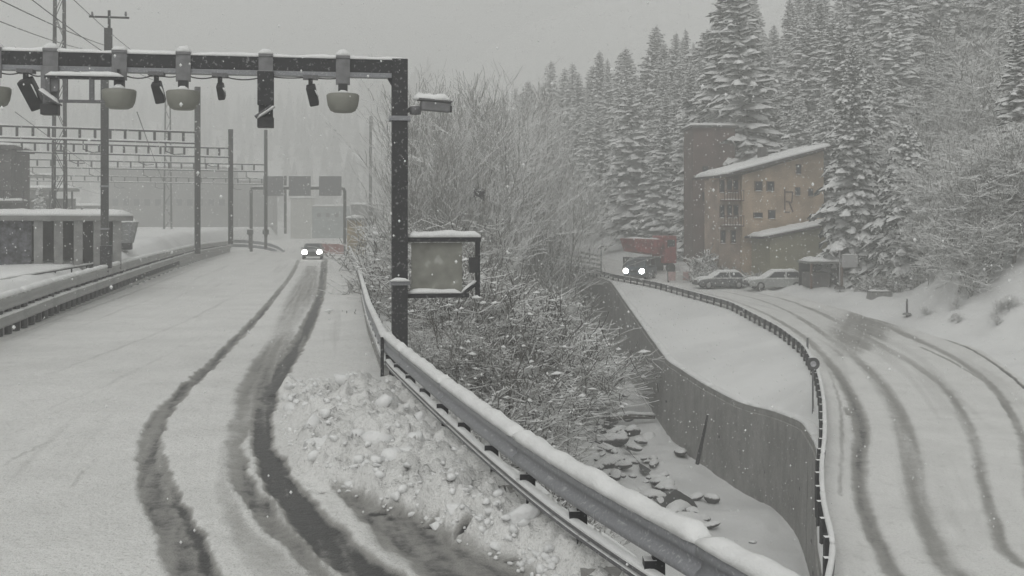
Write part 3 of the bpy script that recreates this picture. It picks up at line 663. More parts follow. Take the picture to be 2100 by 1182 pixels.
for i, (px, lab, L, fl) in enumerate(((546, 'long dark upright box with a tilted snowy plate hanging from the gantry', 0.62, -1), (108, 'grey bracket with a tilted snowy plate and small box near the gantry\'s left end', 0.42, 1))):
    t = on_beam(px, 'scanner_box', lab, 'scanner', 'scanners under the gantry beam')
    saddle(t)
    MB().box((0, -0.2, 6.72-L/2+0.18), (0.34, 0.16, L+0.1)).box((0, -0.14, 6.72-L-0.1), (0.3, 0.1, 0.5)).build('housing', M['grey_box'] if i else M['dark_steel'], t, bevel=0.01)
    zz = 6.72-L-0.12
    MB().box((0.04*fl, -0.3, zz+0.1), (0.42, 0.4, 0.03), 0, 0, 0.62*fl).build('cover_plate', M['galv_dark'], t)
    snow_cap([(-0.16, -0.34, zz+0.1+0.15*fl), (0.2, -0.34, zz+0.1-0.1*fl)], 0.36, 0.07, i, 0.06).build('snow_cap', M['snow_lump'], t, True)
    MB().box((0.0, -0.2, zz-0.12), (0.34, 0.26, 0.22)).build('scan_head', M['black'], t, bevel=0.015)
t = on_beam(170, 'rail_frame', 'open grey frame with a snowy top bar hung under the gantry beam', 'frame')
for x in (-0.62, -0.28, 0.24): MB().box((x*1.0, -0.3, 6.47), (0.09, 0.09, 0.46)).build('strut', M['galv_dark'], t)
MB().box((0.1, -0.3, 6.72), (1.56, 0.1, 0.06)).build('top_bar', M['dark_steel'], t); MB().box((0.0, -0.3, 6.23), (1.3, 0.08, 0.06)).build('bottom_bar', M['galv_dark'], t)
for x in (-0.55, 0.75): MB().box((x, -0.22, 6.82), (0.05, 0.05, 0.2)).build('hanger', M['dark_steel'], t)
snow_cap([(-0.66, -0.3, 6.75), (0.86, -0.3, 6.75)], 0.16, 0.09, 4, 0.1).build('snow_cap', M['snow_lump'], t, True)

pts_ = [beam_pt(q) for q in (703, 637, 546, 452, 378, 322, 248, 108, 55, -8)]
t = thing('cable_loom', 'thin black cables sagging between the devices under the gantry beam', 'cable', (GX, GY, -0.4), G_RZ)
for a, b in zip(pts_, pts_[1:]):
    MB().tube([(-(a+(b-a)*u/8), -.15, 6.86-.30*(u/8)*(1-u/8)*(1+.5*math.sin(a*9))) for u in range(9)], .014, 5).build('cable', M['black'], t)
# ------------------------------------------------------------------ railway: catenary portals, masts and wires
def portal(px, Y, ztop_beam, ztop_post, wpost, label, nspan, rung=0.9, far=False):
    X = (px-CX)/F*Y; zb = float(yard_z(Y)); m = 0.46; rz = math.atan(m)
    t = thing('catenary_portal', label, 'portal', (X, Y, zb), rz, 'railway portals beside the road')
    L = nspan; H = ztop_beam-zb
    for x, zt in ((0, ztop_post-zb), (-L, ztop_post-zb)): MB().box((x, 0, zt/2-0.3), (wpost, wpost, zt+0.6)).build('post', M['mast'], t)
    MB().box((-L/2, 0, H), (L, 0.12, 0.1)).build('top_chord', M['mast'], t); MB().box((-L/2, 0, H-0.72), (L, 0.12, 0.08)).build('bottom_chord', M['mast'], t)
    n = int(L/rung); rm = MB().box((0, 0, -0.36), (0.16, 0.1, 0.66)).mesh('rung', M['mast'])
    for i in range(1, n): add_obj('rung', rm, t, (-i*rung, 0, H))
    snow_cap([(-L, 0, H+0.05), (0, 0, H+0.05)], 0.16, 0.06, px, 0.6).build('snow_cap', M['snow_lump'], t, True)
    snow_cap([(-L, 0, H-0.68), (0, 0, H-0.68)], 0.2, 0.1, px+1, 0.6).build('snow_line', M['snow_lump'], t, True)
    im = MB().box((0, 0, -0.3), (0.06, 0.06, 0.6)).tube([(0, 0, -0.55), (0.5, 0, -0.75), (1.1, 0, -0.7)], 0.03, 4).mesh('cantilever', M['mast'])
    for i in range(2, int(L), 5): add_obj('cantilever', im, t, (-i, 0, H-0.72))
    return t
portal(405, 72, 9.3, 12.3, 0.34, 'nearest railway portal with a dark ladder beam below the gantry', 22)
portal(473, 88, 9.36, 10.9, 0.34, 'second railway portal, its ladder beam just under the nearest one', 26)
portal(545, 113, 9.4, 13.0, 0.30, 'third railway portal, faint grey with a thin tall mast', 32, 1.2)
portal(585, 150, 9.4, 9.9, 0.30, 'farthest railway portal almost lost in the falling snow', 40, 1.6)
X, Y, _ = at(212, 545, 49); zb = float(yard_z(Y))
t = thing('railway_mast', 'tall dark railway mast with a crossarm at its top, left of the road', 'mast', (X, Y, zb))
MB().box((0.06, 0, 4.1), (0.33, 0.3, 9.0), 0.3).build('post', M['mast'], t)
MB().box((0.22, 0, 9.6), (0.34, 0.3, 2.0), 0.3).build('mast_head', M['mast'], t)
MB().box((0.26, 0, 10.9), (0.12, 0.12, 1.0), 0.3).build('spike', M['mast'], t)
MB().box((0.26, 0, 11.1), (1.7, 0.08, 0.08), 0.2).build('crossarm', M['mast'], t)
for x in (-0.5, 0.26, 1.0): MB().lathe([(0.04, 0), (0.06, 0.08), (0.04, 0.16), (0.05, 0.2)], 8, (x, 0, 11.14)).build('insulator', M['grey_box'], t)
MB().box((0.06, 0, 3.55), (0.37, 0.34, 0.08), 0.3).build('band', M['galv'], t); MB().box((0.06, 0, 1.65), (0.37, 0.34, 0.08), 0.3).build('band', M['galv'], t)
MB().box((0.14, -0.05, 0.4), (0.5, 0.4, 1.0), 0.3).build('foot_box', M['dark_steel'], t)
# lattice mast standing behind the yard
def lattice(px, pyb, Y, z0, h, wb, wt, label):
    X = (px-CX)/F*Y; t = thing('lattice_mast', label, 'mast', (X, Y, z0), 0.2, 'lattice masts')
    for sx in (-1, 1):
        for sy in (-1, 1): MB().tube([(sx*wb, sy*wb, -0.3), (sx*wt, sy*wt, h)], 0.07, 4).build('leg', M['mast'], t)
    n = max(3, int(h/1.6)); mb = MB()
    for i in range(n):
        za, zc = h*i/n, h*(i+1)/n; a = wb+(wt-wb)*i/n; b = wb+(wt-wb)*(i+1)/n
        for s in (-1, 1):
            d = 1 if i % 2 else -1
            mb.tube([(d*a, s*a, za), (-d*b, s*b, zc)], 0.03, 3); mb.tube([(s*a, d*a, za), (s*b, -d*b, zc)], 0.03, 3)
        if i % 4 == 0: mb.box((0, 0, za), (2*a, 2*a, 0.08))
    mb.build('bracing', M['mast'], t)
lattice(122, 400, 78, 2.1, 24, 0.42, 0.26, 'lattice mast rising above the gantry and out of the top of the photo')
lattice(344, 400, 150, 2.6, 18, 0.5, 0.3, 'faint lattice mast behind the second antenna')
t = thing('line_pole', 'thin pale pole standing alone to the left of the gantry post', 'pole', at(760, 470, 170)[:2]+(0.0,)); MB().tube([(0, 0, -1), (0, 0, 20)], [0.3, 0.2], 8).build('shaft', M['mast'], t); MB().box((0, 0, 19), (1.2, 0.1, 0.1)).build('crossarm', M['mast'], t)
# overhead wires
def wire(label, a, b, sag, r=0.02, grp='overhead wires'):
    a, b = Vector(a), Vector(b); pts = []
    for i in range(15):
        u = i/14; p = a.lerp(b, u); p.z -= 4*sag*u*(1-u); pts.append(p)
    o = MB().tube(pts, r, 4).build('overhead_wire', M['mast']); tag(o, label, 'wire', grp)
mast_top = (at(122, 0, 78)[0], 78, 24)
for i, (pa, pb) in enumerate((((-60, -30), (290, 110)), ((40, -20), (330, 170)), ((-60, 20), (240, 110)), ((120, -30), (330, 140)))):
    A = at(pa[0], pa[1], 40+4*i); B = at(pb[0], pb[1], 118+6*i)
    wire('thin overhead power line slanting down from the upper left corner behind the gantry', A, B, 0.5, 0.03)
for i, (x0, x1, z) in enumerate(((-25.5, -31.0, 7.9), (-30.5, -36.0, 7.9), (-36, -42, 7.9))):
    wire('contact wire running under the railway portals', (x0+0.46*22, 45, z), (x0-0.46*60, 170, z), 0.3, 0.018, 'contact wires under the portals')

# ------------------------------------------------------------------ buildings and things in the yard on the left
M['wall_dark'] = plain('dark_render', (0.09, 0.085, 0.085), 0.9, 0.3, 1.5); M['wall_grey'] = plain('grey_render', (0.2, 0.2, 0.195), 0.9, 0.2, 1.0)
M['glass'] = plain('dark_glass', (0.03, 0.035, 0.04), 0.15, 0.2)
X, Y, _ = at(-20, 555, 49.5); rzb = 0.42
t = thing('concrete_shelter', 'low flat roofed concrete shelter with dark walls and pale columns', 'shelter', (X, Y, 1.25), rzb)
MB().box((0.0, 0.8, 1.05), (3.4, 0.25, 2.3)).build('wall', plain('mottled_wall', (0.075, 0.075, 0.085), 0.9, 0.75, 5.0), t)
MB().box((2.2, 3.4, 1.05), (7.2, 0.2, 2.3)).build('wall', M['wall_dark'], t)
MB().box((2.3, 2.0, 2.32), (7.7, 3.4, 0.22)).build('roof_slab', M['wall_grey'], t)
for i in range(5): MB().box((2.0+i*0.86, 0.7, 1.05), (0.38, 0.5, 2.3)).build('column', plain('pale_column', (0.24, 0.24, 0.235), 0.9, 0.2, 2) if i == 0 else bpy.data.materials['pale_column'], t)
snow_cap([(-1.5, 2.0, 2.43), (6.15, 2.0, 2.43)], 3.3, 0.34, 4, 0.4, None, 0.15).build('snow_cap', M['snow'], t, True)
MB().box((5.0, 2.6, 0.6), (1.0, 0.5, 1.2)).build('cabinet', plain('green_cabinet', (0.06, 0.10, 0.08), 0.6), t)
t = thing('handrail', 'thin dark snow topped rail in the yard in front of the concrete shelter', 'railing', (-18, 38, 1.2))
A, B = Vector(at(-10, 577, 40)), Vector(at(206, 540, 53)); o_ = Vector((-18, 38, 1.2))
MB().tube([A-o_, B-o_], 0.035, 6).build('rail', M['dark_steel'], t); snow_cap([A-o_+Vector((0, 0, .03)), B-o_+Vector((0, 0, .03))], 0.09, 0.06, 1, 0.3).build('snow_line', M['snow_lump'], t, True)
for i in range(7):
    p = A.lerp(B, i/6)-o_; MB().box((p.x, p.y, p.z-0.2), (0.05, 0.05, 0.4)).build('post', M['dark_steel'], t)
X, Y, _ = at(-40, 400, 82)
t = thing('signal_building', 'dark grey box of a building with a snowy roof at the left edge', 'building', (X, Y, 2.0), 0.2)
MB().box((0, 0, 3.3), (5.6, 6, 7.0)).build('wall', M['wall_dark'], t); MB().box((0, 0, 6.9), (6.2, 6.6, 0.25)).build('roof', M['wall_dark'], t)
snow_cap([(-3.1, 0, 7.02), (3.1, 0, 7.02)], 6.4, 0.3, 1, 0.6, None, 0.2).build('snow_cap', M['snow'], t, True)
MB().box((0.6, -3.2, 2.9), (6.6, 1.2, 0.15)).build('balcony', M['wall_dark'], t); snow_cap([(-2.6, -3.2, 2.97), (3.9, -3.2, 2.97)], 1.1, 0.2, 2, 0.4).build('snow_cap', M['snow'], t, True)
mb = MB().box((0.6, -3.7, 3.7), (6.6, 0.06, 0.06))
for i in range(6): mb.box((-2.6+i*1.28, -3.7, 3.3), (0.06, 0.06, 0.8))
mb.build('railing', M['dark_steel'], t)
for x in (-1.5, 1.2): f = MB().box((x, -3.02, 4.8), (1.2, 0.06, 1.3)).build('window', M['wall_grey'], t); MB().box((x, -3.06, 4.8), (1.0, 0.04, 1.1)).build('pane', M['glass'], f)
# wagon / skip to the right of the mast
X, Y, _ = at(250, 500, 66)
t = thing('skip_container', 'grey snow dusted skip container behind the foot of the railway mast', 'container', (X, Y, float(yard_z(66))), 0.25)
MB().prism([(-0.62, 0.35), (0.62, 0.35), (0.9, 1.6), (-0.9, 1.6)], 'y', -0.8, 0.8).build('body', snowed('dull_skip', (0.2, 0.205, 0.205), .5, .8, .8, 2, .2, .5), t)
for x in (-0.5, 0.0, 0.5): MB().box((x, -0.83, 1.0), (0.08, 0.06, 1.2)).build('rib', M['galv'], t)
MB().box((0, 0, 0.15), (1.1, 1.4, 0.4)).build('skid', M['dark_steel'], t); snow_cap([(-0.85, 0, 1.58), (0.85, 0, 1.58)], 1.6, 0.22, 3, 0.2).build('snow_cap', M['snow_lump'], t, True)
# platform roofs and sheds across the tracks
for i, (px, w, Y, zt, lab) in enumerate(((80, 150, 118, 7.0, 'long snowy platform roof left of the small pointed tree'), (150, 120, 130, 5.3, 'low snowy roof behind the concrete shelter'), (60, 110, 150, 9.8, 'hazy snowy roof high behind the platform'))):
    X, _, _ = at(px, 400, Y); W_ = w*Y/F; zg = 2.5
    t = thing('platform_roof', lab, 'roof', (X, Y, zg), 0.3)
    MB().box((0, 0, zt-zg), (W_, 4, 0.25)).build('roof', M['wall_grey'], t); snow_cap([(-W_/2, 0, zt-zg+.12), (W_/2, 0, zt-zg+.12)], 4.0, 0.35, i, 0.8, None, 0.2).build('snow_cap', M['snow'], t, True)
    for k in range(4): MB().box((-W_*0.42+k*W_*0.28, 0, (zt-zg)/2), (0.2, 0.2, zt-zg)).build('post', M['mast'], t)
    MB().box((0, 1.9, (zt-zg)*0.4), (W_*0.9, 0.15, (zt-zg)*0.8)).build('wall', M['wall_grey'], t)

# ------------------------------------------------------------------ far sign gantry and what stands around the end of the left road
Yg = 132.0; xl_, xr_ = at(515, 0, Yg)[0], at(713, 0, Yg)[0]
t = thing('sign_gantry', 'pale sign gantry across the road far ahead, its boards seen from behind', 'gantry', (xl_, Yg, 0.0), 0.0)
Wg = xr_-xl_; zb = at(0, 386, Yg)[2]
for x in (0, Wg-0.35): MB().tube([(x, 0, -0.6), (x, 0, zb-0.3)], 0.19, 8).build('post', M['mast'], t)
MB().tube([(0, 0, zb-0.3), (0.05, 0, zb-.02), (0.4, 0, zb), (Wg-0.9, 0, zb), (Wg-0.5, 0, zb-0.08), (Wg-0.35, 0, zb-0.45)], 0.19, 8).build('beam', M['mast'], t)
snow_cap([(0.2, 0, zb+0.15), (Wg-0.7, 0, zb+0.15)], 0.3, 0.14, 1, 0.5).build('snow_cap', M['snow_lump'], t, True)
for px0, px1 in ((541, 582), (593, 638), (655, 701)):
    a, b = at(px0, 0, Yg)[0]-xl_, at(px1, 0, Yg)[0]-xl_; z1, z0 = at(0, 362, Yg)[2], at(0, 402, Yg)[2]
    s = MB().box(((a+b)/2, -0.25, (z0+z1)/2), (b-a, 0.08, z1-z0)).build('sign_board', plain('sign_back', (0.15, 0.152, 0.156), 0.6, 0.1) if px0 == 541 else bpy.data.materials['sign_back'], t)
    snow_cap([(a, -0.25, z1), (b, -0.25, z1)], 0.1, 0.08, px0, 0.3).build('snow_line', M['snow_lump'], s, True)
    for q in (0.25, 0.75): MB().box((a+(b-a)*q, -0.18, (z0+z1)/2), (0.1, 0.1, z1-z0+.1)).build('bracket', M['galv'], s)
def house_block(px0, px1, py0, py1, Y, label, wallmat, name='building', cat='building', depth=5.0, wins=()):
    a, b = at(px0, py1, Y), at(px1, py0, Y); W_, H = b[0]-a[0], b[2]-a[2]
    t = thing(name, label, cat, ((a[0]+b[0])/2, Y, a[2]))
    MB().box((0, depth/2, H/2-0.5), (W_, depth, H+1.0)).build('wall', wallmat, t)
    MB().box((0, depth/2, H+0.1), (W_+0.4, depth+0.5, 0.2)).build('roof', M['wall_grey'], t)
    snow_cap([(-W_/2-.2, depth/2, H+0.2), (W_/2+.2, depth/2, H+0.2)], depth, 0.4, px0, 0.6, None, 0.2).build('snow_cap', M['snow'], t, True)
    for (u, v, w, h) in wins:
        f = MB().box(((u-0.5)*W_, -0.02, v*H), (w, 0.08, h)).build('window', M['wall_grey'], t); MB().box(((u-0.5)*W_, -0.06, v*H), (w*0.85, 0.04, h*0.85)).build('pane', M['glass'], f)
    return t
house_block(640, 712, 425, 480, 250, 'grey teal building behind the far sign gantry', plain('teal_wall', (0.22, 0.255, 0.25), 0.9, 0.25, 0.6), wins=((.2, .7, 1, 1), (.45, .7, 1, 1), (.7, .7, 1, 1)))
house_block(596, 638, 408, 482, 270, 'pale building left of the teal one behind the far gantry', plain('pale_wall', (0.42, 0.42, 0.39), 0.9, 0.1, 0.6))
house_block(222, 470, 344, 474, 250, 'long faint grey depot building behind the railway masts', plain('depot_wall', (0.15, 0.15, 0.145), 0.9, 0.25, .25), depth=8, wins=[(.06+.088*i, .45, 1.6, 1.8) for i in range(11)])
house_block(470, 560, 372, 474, 270, 'faint low shed between the depot and the far sign gantry', M['wall_grey'], 'shed', 'shed')
house_block(720, 782, 422, 480, 205, 'low hazy building with a long white roof right of the far gantry', M['wall_grey'])
house_block(712, 746, 452, 512, 118, 'ochre kiosk beside the guardrail at the far end of the road', plain('ochre_wall', (0.33, 0.265, 0.16), 0.9, 0.3, 1), 'kiosk', 'kiosk', 2.2)
house_block(752, 798, 488, 530, 92, 'white snow covered box between the kiosk and the gantry post', M['snow'], 'snowy_box', 'box', 2.0)
# red and white chevron barrier
a, b = Vector(at(648, 508, 116)), Vector(at(706, 492, 112))
t = thing('chevron_barrier', 'reddish striped barrier beside the far oncoming car', 'barrier', (a.x, a.y, 0))
redm = plain('faded_red', (0.28, 0.12, 0.11), 0.7, 0.2); whm = plain('dull_white', (0.5, 0.5, 0.48), 0.7, 0.1)
for i in range(6):
    p = (a.lerp(b, (i+.5)/6)); MB().box((p.x-a.x, p.y-a.y, 0.75), ((b.x-a.x)/6-0.004, 0.08, 1.0)).build('panel', redm if i % 2 == 0 else plain('faded_pink', (0.35, 0.2, 0.19), 0.7) if i == 1 else redm if i % 2 == 0 else bpy.data.materials['faded_pink'], t)
for i in (0, 3, 6): p = a.lerp(b, i/6); MB().box((p.x-a.x, p.y-a.y+0.1, 0.5), (0.1, 0.1, 1.4)).build('post', M['dark_steel'], t)
for px, lab in ((513, 'dark stub post at the foot of the left gantry leg'), (545, 'dark lump of a signal post beside the third portal mast')):
    X, Y, Z = at(px, 490, 120); t = thing('marker_post', lab, 'post', (X, Y, 0.9)); MB().box((0, 0, .6), (0.3, 0.2, 1.8)).build('shaft', M['mast'], t); MB().lathe([(.1, 0), (.35, .1), (.35, .6), (.1, .7)], 10, (0, 0, 1.2)).build('head', M['mast'], t)

# ------------------------------------------------------------------ vehicles
M['rubber'] = plain('rubber', (0.02, 0.02, 0.02), 0.9, 0.2); M['rim'] = plain('rim', (0.3, 0.3, 0.3), 0.4)
M['lamp'] = emit('lit_headlamp', (1.0, 0.99, 0.94), 14.0); M['lamp_off'] = plain('lamp_glass', (0.5, 0.5, 0.5), 0.2)
def vehicle(name, label, cat, loc, rz, paint, L, W, H, hood, belt, lit=0.0, snowy=False, van=False):
    """front towards -x; lower body, glazed cabin, wheels, lamps"""
    t = thing(name, label, cat, loc, rz); h = W/2
    r = 0.33 if not van else 0.36
    prof = [(-L/2, 0.32), (-L/2-.03, 0.6), (-L/2+0.06, hood*0.93), (-L/2+0.35, hood), (-L/2+L*(0.27 if not van else .12), belt), (L/2-0.25, belt), (L/2-0.02, belt-0.12), (L/2, 0.55), (L/2-0.06, 0.3), (0, 0.22)]
    MB().prism(prof, 'y', -h, h).build('body', paint, t, bevel=0.07)
    c0, c1, r0, r1 = (-L/2+L*.25, L/2-.12, -L/2+L*.42, L/2-.75) if not van else (-L/2+L*.11, L/2-.05, -L/2+L*.24, L/2-.15)
    vs = []; hi = h*0.97; ht = h*0.80
    for x0, x1, y in ((c0, c1, -hi), (c0, c1, hi)): vs += [(x0, y, belt-.02), (x1, y, belt-.02)]
    for x0, x1, y in ((r0, r1, -ht), (r0, r1, ht)): vs += [(x0, y, H), (x1, y, H)]
    MB().add(vs, [(0, 1, 3, 2), (4, 6, 7, 5), (0, 4, 5, 1), (2, 3, 7, 6), (0, 2, 6, 4), (1, 5, 7, 3)]).build('cabin', paint, t, bevel=0.05)
    def lerp(a, b, u): return tuple(a[i]+(b[i]-a[i])*u for i in range(3))
    def quad(n, a, b, c, d, u0, u1, v0, v1, off):
        def P(u, v): return Vector(lerp(lerp(a, b, u), lerp(d, c, u), v))+Vector(off)
        p = [P(u0, v0), P(u1, v0), P(u1, v1), P(u0, v1)]; q = [x-Vector(off)*2 for x in p]
        MB().add(p+q, [(0, 1, 2, 3), (7, 6, 5, 4), (0, 4, 5, 1), (1, 5, 6, 2), (2, 6, 7, 3), (3, 7, 4, 0)]).build(n, M['glass'] if not (snowy and n != 'side_window') else M['snow_lump'], t)
    quad('windscreen', vs[0], vs[2], vs[6], vs[4], .08, .92, .1, .9, (-.02, 0, .008))
    quad('rear_window', vs[1], vs[3], vs[7], vs[5], .1, .9, .15, .9, (.02, 0, .008))
    for k, (i0, i1, i2, i3, o) in enumerate(((0, 1, 5, 4, -.018), (2, 3, 7, 6, .018))):
        for u0, u1 in ((.08, .47), (.53, .92)): quad('side_window', vs[i0], vs[i1], vs[i2], vs[i3], u0, u1, .12, .88, (0, o, .003))
    for x in (-L/2+L*.19, L/2-L*.2):
        for s in (-1, 1):
            w = MB().lathe([(r*.6, -.1), (r*.97, -.1), (r, -.06), (r, .06), (r*.97, .1), (r*.6, .1)], 18).build('wheel', M['rubber'], t, True)
            w.matrix_local = Matrix.Translation((x, s*(h-.08), r)) @ Matrix.Rotation(R(90), 4, 'X')
            MB().lathe([(.04, -.105), (r*.58, -.11), (r*.6, .0), (r*.58, .11), (.04, .105)], 14).build('rim', M['rim'], w, True)
    for s in (-1, 1):
        hl = MB().lathe([(.02, -.04), (.16+lit, -.03), (.16+lit, .03), (.02, .06)], 16).build('headlight', M['lamp'] if lit else M['lamp_off'], t, True)  # lit lamps drawn wider, their glare put into the disc size
        hl.matrix_local = Matrix.Translation((-L/2-.04, s*(h-.22), hood*.78)) @ Matrix.Rotation(R(-90), 4, 'Y')
    MB().box((-L/2-.05, 0, .42), (.12, W*.96, .2)).build('bumper', M['black'], t, bevel=.03)
    MB().box((-L/2-.04, 0, hood*.76), (.06, W*.45, .16)).build('grille', M['black'], t)
    for s in (-1, 1): MB().box((c0+.25, s*(h+.08), belt+.08), (.1, .16, .14)).build('wing_mirror', paint, t)
    if snowy:
        snow_cap([(r0, 0, H-.01), (r1, 0, H-.01)], W*.82, .17, 2, .2, None, .25).build('snow_cap', M['snow_lump'], t, True)
        snow_cap([(-L/2+.1, 0, hood-.02), (c0, 0, belt-.01)], W*.9, .13, 3, .2, None, .25).build('snow_cap', M['snow_lump'], t, True)
    return t
X, Y = LP(633, 533); vehicle('oncoming_car', 'grey car with bright headlights coming over the left road far ahead', 'car', (X, Y+2.2, 0.02), R(98), plain('grey_paint', (0.16, 0.165, 0.17), 0.4), 4.4, 1.8, 1.45, .85, .95, 0.1)
Yv = 101.0; X = (1319-CX)/F*Yv
vehicle('oncoming_van', 'dark blue van with bright headlights on the right road', 'van', (X, Yv+2, float(right_road_z(Yv))), R(68), plain('dark_blue_paint', (0.035, 0.055, 0.075), 0.35, .15), 4.7, 1.95, 2.05, 1.12, 1.2, 0.09, van=True)
Yc = 90.0; X = (1590-CX)/F*Yc; zc_ = float(terrain_z(X, Yc))
vehicle('parked_car', 'snow covered silver estate car parked in front of the orange house', 'car', (X, Yc, zc_+0.02), R(6), snowed('snow_dusted_silver_paint', (0.30, 0.31, 0.30), .1, .7, .5, 3, .2, .4, 8), 4.9, 1.8, 1.5, .86, .95, 0, True)
for px_, Yp, rzp, lab, nm in ((1478, 92.5, 8, 'snow dusted dark car among the shrubs left of the silver estate car', 0),):
    X = (px_-CX)/F*Yp; vehicle('parked_car', lab, 'car', (X, Yp, float(terrain_z(X, Yp))), R(rzp), snowed('snow_dusted_car_paint', (0.06, 0.062, 0.066), 0.0, .6, .5, 3, .2, .5, 8), 4.3, 1.75, 1.42, .84, .93, 0, True)
# red tipper lorry behind the van
Yt = 111.0; X = (1330-CX)/F*Yt
t = thing('red_lorry', 'red tipper lorry standing behind the dark blue van', 'lorry', (X, Yt, float(right_road_z(Yt))), R(28)); red = plain('red_paint', (0.27, 0.06, 0.06), 0.7, 0.35, 1.5)
MB().prism([(-2.2, 2.2), (.5, 1.8), (1.0, 3.35), (-2.7, 3.5)], 'y', -1.2, 1.2).build('tipper_bed', red, t, bevel=.04)
for x in (-1.9, -1.1, -.3, .4): MB().box((x, -1.23, 2.7), (.1, .08, 1.1)).build('rib', red, t)
MB().box((-.2, 0, 1.2), (5.2, .9, .9)).build('chassis', M['dark_steel'], t)
MB().box((1.95, 0, 2.35), (1.5, 2.3, 2.8)).build('cab', red, t, bevel=.12); MB().box((1.95, -1.16, 3.0), (.9, .05, .7)).build('side_window', M['glass'], t); MB().box((2.71, 0, 3.0), (.05, 1.9, .8)).build('windscreen', M['glass'], t)
for x in (-1.9, -.7, 2.0):
    for sd in (-1, 1): MB().prism([(x+.5*math.cos(a*R(24)), .5+.5*math.sin(a*R(24))) for a in range(15)], 'y', sd*1.0-.14, sd*1.0+.14).build('wheel', M['rubber'], t)
snow_cap([(-2.6, 0, 3.45), (.9, 0, 3.3)], 2.0, .2, 3, .3).build('snow_load', M['snow_lump'], t, True)

# ------------------------------------------------------------------ house group on the right
def house():
    Yh = 97.0; p0 = at(1522, 565, Yh); zg = float(terrain_z(p0[0]+3, Yh))
    phi = R(14); t = thing('orange_house', 'tall orange house with a snowy slanting roof beside the right road', 'house', (p0[0], Yh, zg), phi)
    k = F/Yh; W1 = 8.0; W2 = 7.0                                       # front width (x), side depth (y)
    H0, H1 = (572-374)/k, (572-318)/k+.2                              # eaves on the left, ridge on the right
    ow = plain('orange_render', (0.42, 0.325, 0.235), 0.9, 0.25, 0.5); sw = plain('shaded_render', (0.34, 0.265, 0.215), 0.9, 0.3, 0.6)  # side wing render coloured darker, its shaded face put into the colour
    xl = -0.0
    MB().prism([(0, -0.6), (W1, -0.6), (W1, H1), (0, H0+0.35)], 'y', 0, W2).build('wall', ow, t)
    MB().box((-1.0, 2.0, H0/2-0.3), (1.98, 3.2, H0+0.55)).build('side_wing', sw, t)
    roof = MB().prism([(-2.3, H0+0.1), (W1+0.7, H1+0.30), (W1+0.7, H1+0.52), (-2.3, H0+0.32)], 'y', -0.8, W2-1.2).build('roof', plain('roof_timber', (0.07, 0.06, 0.06), .9), t)
    snow_cap([(-2.35, 2.5, H0+.31), (W1+.72, 2.5, H1+.51)], 6.4, .42, 3, .4, None, .18).build('snow_cap', M['snow'], t, True)
    MB().box((3.5, 3, H0+2.4), (.7, .7, 1.4)).build('chimney', M['wall_dark'], t)
    M['wood'] = plain('dark_window_frame', (0.11, 0.065, 0.05), .8)
    def win(x, z, w, h, face='front', shutter=False):
        if face == 'front': c, d, c2, d2 = (x, -.03, z), (w, .12, h), (x, -.075, z), (w*.8, .06, h*.84)
        else: c, d, c2, d2 = (x, .37, z), (w, .12, h), (x, .325, z), (w*.78, .06, h*.84)
        f = MB().box(c, d).build('window', M['wood'], t); MB().box(c2, d2).build('pane', M['glass'], f)
        snow_cap([(c[0]-w/2, c[1]-.08, z-h/2), (c[0]+w/2, c[1]-.08, z-h/2)], .16, .06, x, .2).build('sill_snow', M['snow_lump'], f, True)
    def hz(py): return (572-py)/k
    def hx(px): return (px-1522)/k/math.cos(phi)
    for px, py, w, h in ((1557, 388, .75, .9), (1583, 388, .75, .9), (1643, 398, .5, .75), (1645, 352, .5, .9), (1672, 400, .5, .7), (1556, 448, .9, .5), (1586, 446, .7, .8)): win(hx(px), hz(py), w, h)
    for px, py in ((1465, 388), (1488, 388), (1508, 388), (1465, 440), (1488, 440), (1508, 440), (1468, 492), (1500, 492)): win((px-1522)/k*.72, hz(py), .48, 1.2, 'side')
    for pz in (418, 470):
        b = MB().box((-1.0, -.1, hz(pz)), (1.9, .9, .12)).build('balcony', M['wood'], t); snow_cap([(-1.9, -.1, hz(pz)+.06), (-.15, -.1, hz(pz)+.06)], .85, .1, pz, .3).build('snow_line', M['snow_lump'], b, True)
        mb = MB().box((-1.0, -.52, hz(pz)+.9), (1.9, .06, .08))
        for i in range(8): mb.box((-1.92+i*.262, -.52, hz(pz)+.47), (.05, .05, .8))
        mb.build('railing', M['wood'], b)
    # painted figure on the front: a few dark strokes
    em = MB(); ex, ez = hx(1622), hz(418)
    for (x, z, w, h, r) in ((-.32, .1, .12, 1.9, 0), (.1, .8, .75, .12, 0), (.42, .35, .12, .85, .1), (.1, -.1, .6, .12, .2), (.3, -.55, .12, .95, -.4), (-.1, -1.0, .5, .1, 0)): em.box((ex+x, -.03, ez+z), (w, .05, h), 0, 0, r)
    em.build('wall_painting', M['wood'], t)
    MB().box((1.6, -.03, hz(530)), (.9, .1, 2.0)).build('door', M['wood'], t)
    # lean-to with olive walls
    e = thing('lean_to', 'olive lean-to with a slanting snowy roof in front of the orange house', 'annex', (p0[0]+1.3, Yh-4.2, zg), R(8))
    k2 = F/(Yh-4.2); hl, hr = (575-492)/k2, (575-462)/k2; W3 = 6.2
    MB().prism([(.2, -.6), (W3+.5, -.6), (W3, hr-.1), (.2, hl-.1)], 'y', 0, 4.4).build('wall', plain('olive_render', (0.27, 0.255, 0.175), .9, .12, .8), e)
    MB().prism([(-.5, hl-.1), (W3+.25, hr), (W3+.25, hr+.18), (-.5, hl+.08)], 'y', -.5, 4.3).build('roof', bpy.data.materials['roof_timber'], e)
    snow_cap([(-.5, 1.8, hl+.07), (W3+.25, 1.8, hr+.17)], 4.4, .34, 4, .4, None, .18).build('snow_cap', M['snow'], e, True)
